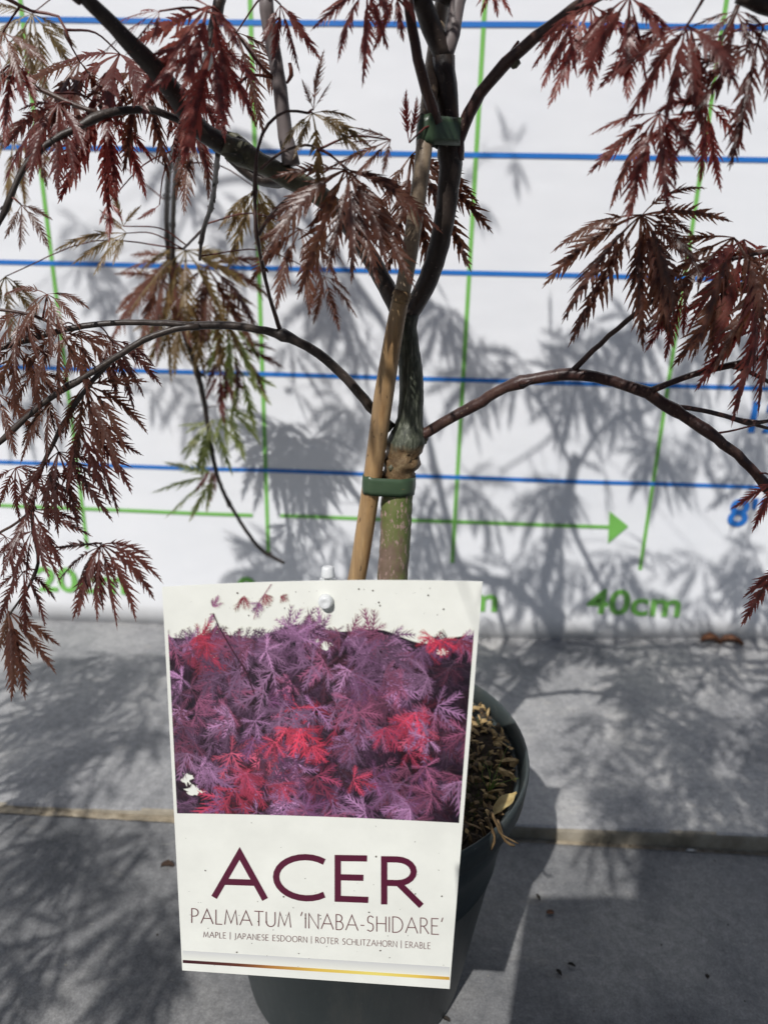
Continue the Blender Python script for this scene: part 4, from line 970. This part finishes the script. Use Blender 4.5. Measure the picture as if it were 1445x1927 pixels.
pk = at(617,1087,-46.9); peg(pk, UP*.95 + BACK*.15, 'translucent peg head showing above the top edge of the plant label', .42, .25)
mb = MB(); pb = at(617,1092,-46.7); e_ = np.array([1,0,0.]); dn = np.array([.0,.9,-12.5])
for a, c in ((pb+(0,.0,.1), pb+dn*.5),): 
    V = []
    for p in (pb+(0,.1,.0), pb+(0,.3,-2), pb+(0,.9,-9), pb+(0,1.6,-15.2)): V += [p-e_*.3, p+e_*.3, p+e_*.3+(0,.1,0), p-e_*.3+(0,.1,0)]
    F = [(i*4+k, i*4+(k+1)%4, (i+1)*4+(k+1)%4, (i+1)*4+k) for i in range(3) for k in range(4)] + [(3,2,1,0),(12,13,14,15)]
    mb.add(V, F)
tag(mb.build('label_stake', M_PEG, top=True, smooth=False), 'narrow translucent stake behind the plant label', 'stake')

# ------------------------------------------------------------------ the photographer, whose shadow lies on the slabs
ph = empty('phone', C0 + BACK*.8); tag(ph, 'black smartphone held upright by the photographer', 'phone')
mb = MB(); Mx = (np.stack([RIGHT, UP, BACK], 1), C0 + BACK*.55)
box(mb, (-6.2, -13.4, 0), (1.6, 3.0, .85), 0, Mx); mb.build('phone_body', M_BLACK, ph, smooth=False)
mb = MB(); box(mb, (-6.0, -13.2, .86), (1.4, 2.8, .9), 0, Mx); mb.build('phone_screen', M_BLACK, ph, smooth=False)
def skin(name, verts, edges, radii, m, parent=None, root=0, sub=2):
    me = D.meshes.new(name); me.from_pydata([tuple(W(v)) for v in verts], edges, []); o = D.objects.new(name, me); COL.objects.link(o)
    o.modifiers.new('s', 'SKIN'); sv = me.skin_vertices[0] if me.skin_vertices else None
    if sv is None:
        bpy.context.view_layer.objects.active = o; sv = me.skin_vertices.new() if hasattr(me.skin_vertices, 'new') else me.skin_vertices[0]
    for i, r in enumerate(radii): sv.data[i].radius = (r*S, r*S)
    sv.data[root].use_root = True
    s = o.modifiers.new('d', 'SUBSURF'); s.levels = sub; s.render_levels = sub
    bpy.context.view_layer.update()
    ev = o.evaluated_get(bpy.context.evaluated_depsgraph_get()); n = D.meshes.new_from_object(ev); D.objects.remove(o)
    for p in n.polygons: p.use_smooth = True
    n.materials.clear(); n.materials.append(m); r = D.objects.new(name, n); COL.objects.link(r)
    if parent: r.parent = parent
    return r
HX, HY, HZ = 15.0, -93.0, 66.0
v = [(22,-112,24),(20,-108,38),(18,-104,50),(16,-99,57),(HX,-95,60),(HX,HY,HZ),(HX,HY,HZ+5),
     (0,-101,52),(-4,-90,38),(6,-77,29),(34,-101,52),(38,-90,38),(20,-78,29),
     (12,-112,20),(8,-90,34),(8,-94,6),(8,-86,2),(32,-112,20),(34,-92,32),(34,-96,6),(34,-86,2)]
e = [(0,1),(1,2),(2,3),(3,4),(4,5),(5,6),(3,7),(7,8),(8,9),(3,10),(10,11),(11,12),(0,13),(13,14),(14,15),(15,16),(0,17),(17,18),(18,19),(19,20)]
r = [14,15,15,8,5,9,7,6.5,4.6,3,6.5,4.6,3,10,7,4.5,4,10,7,4.5,4]
per = skin('person', v, e, r, M_CLOTH); tag(per, 'person in dark jacket crouching and holding up a phone', 'person')
fing = []
for sx, hx, cxp in ((1, -6.4, 6.0), (-1, 1.8, 20.0)):
    hc = Mx[1] + Mx[0] @ np.array([hx - sx*1.0, -11, 1.6]); 
    vv = [np.array((cxp, -77, 29.)), hc]; ee = [(0,1)]; rr_ = [2.6, 1.9]
    for k in range(4):
        b0 = Mx[1] + Mx[0] @ np.array([hx - sx*.7, -12.6+k*1.7, .9]); b1 = Mx[1] + Mx[0] @ np.array([hx - sx*.7, -12.4+k*1.7, -.75]); b2 = Mx[1] + Mx[0] @ np.array([hx + sx*(1.2+.2*k), -12.2+k*1.7, -.85])
        i = len(vv); vv += [b0, b1, b2]; ee += [(1,i),(i,i+1),(i+1,i+2)]; rr_ += [.85,.75,.6]
    i = len(vv); vv += [Mx[1]+Mx[0]@np.array([hx, -7.5, 1.9]), Mx[1]+Mx[0]@np.array([hx+sx*2.2, -7, 1.7])]; ee += [(1,i),(i,i+1)]; rr_ += [.95,.8]
    skin('hand', vv, ee, rr_, M_SKIN, per)
skin('face', [(HX,HY+5,HZ-3),(HX,HY+5.5,HZ+1),(HX,HY+7.2,HZ-.5)], [(0,1),(1,2)], [5,5.6,1.4], M_SKIN, per)
skin('hair', [(HX,HY-1,HZ-2),(HX,HY-1,HZ+5),(HX,HY+2,HZ+8.5)], [(0,1),(1,2)], [9.5,10,7.5], M_HAIR, per)
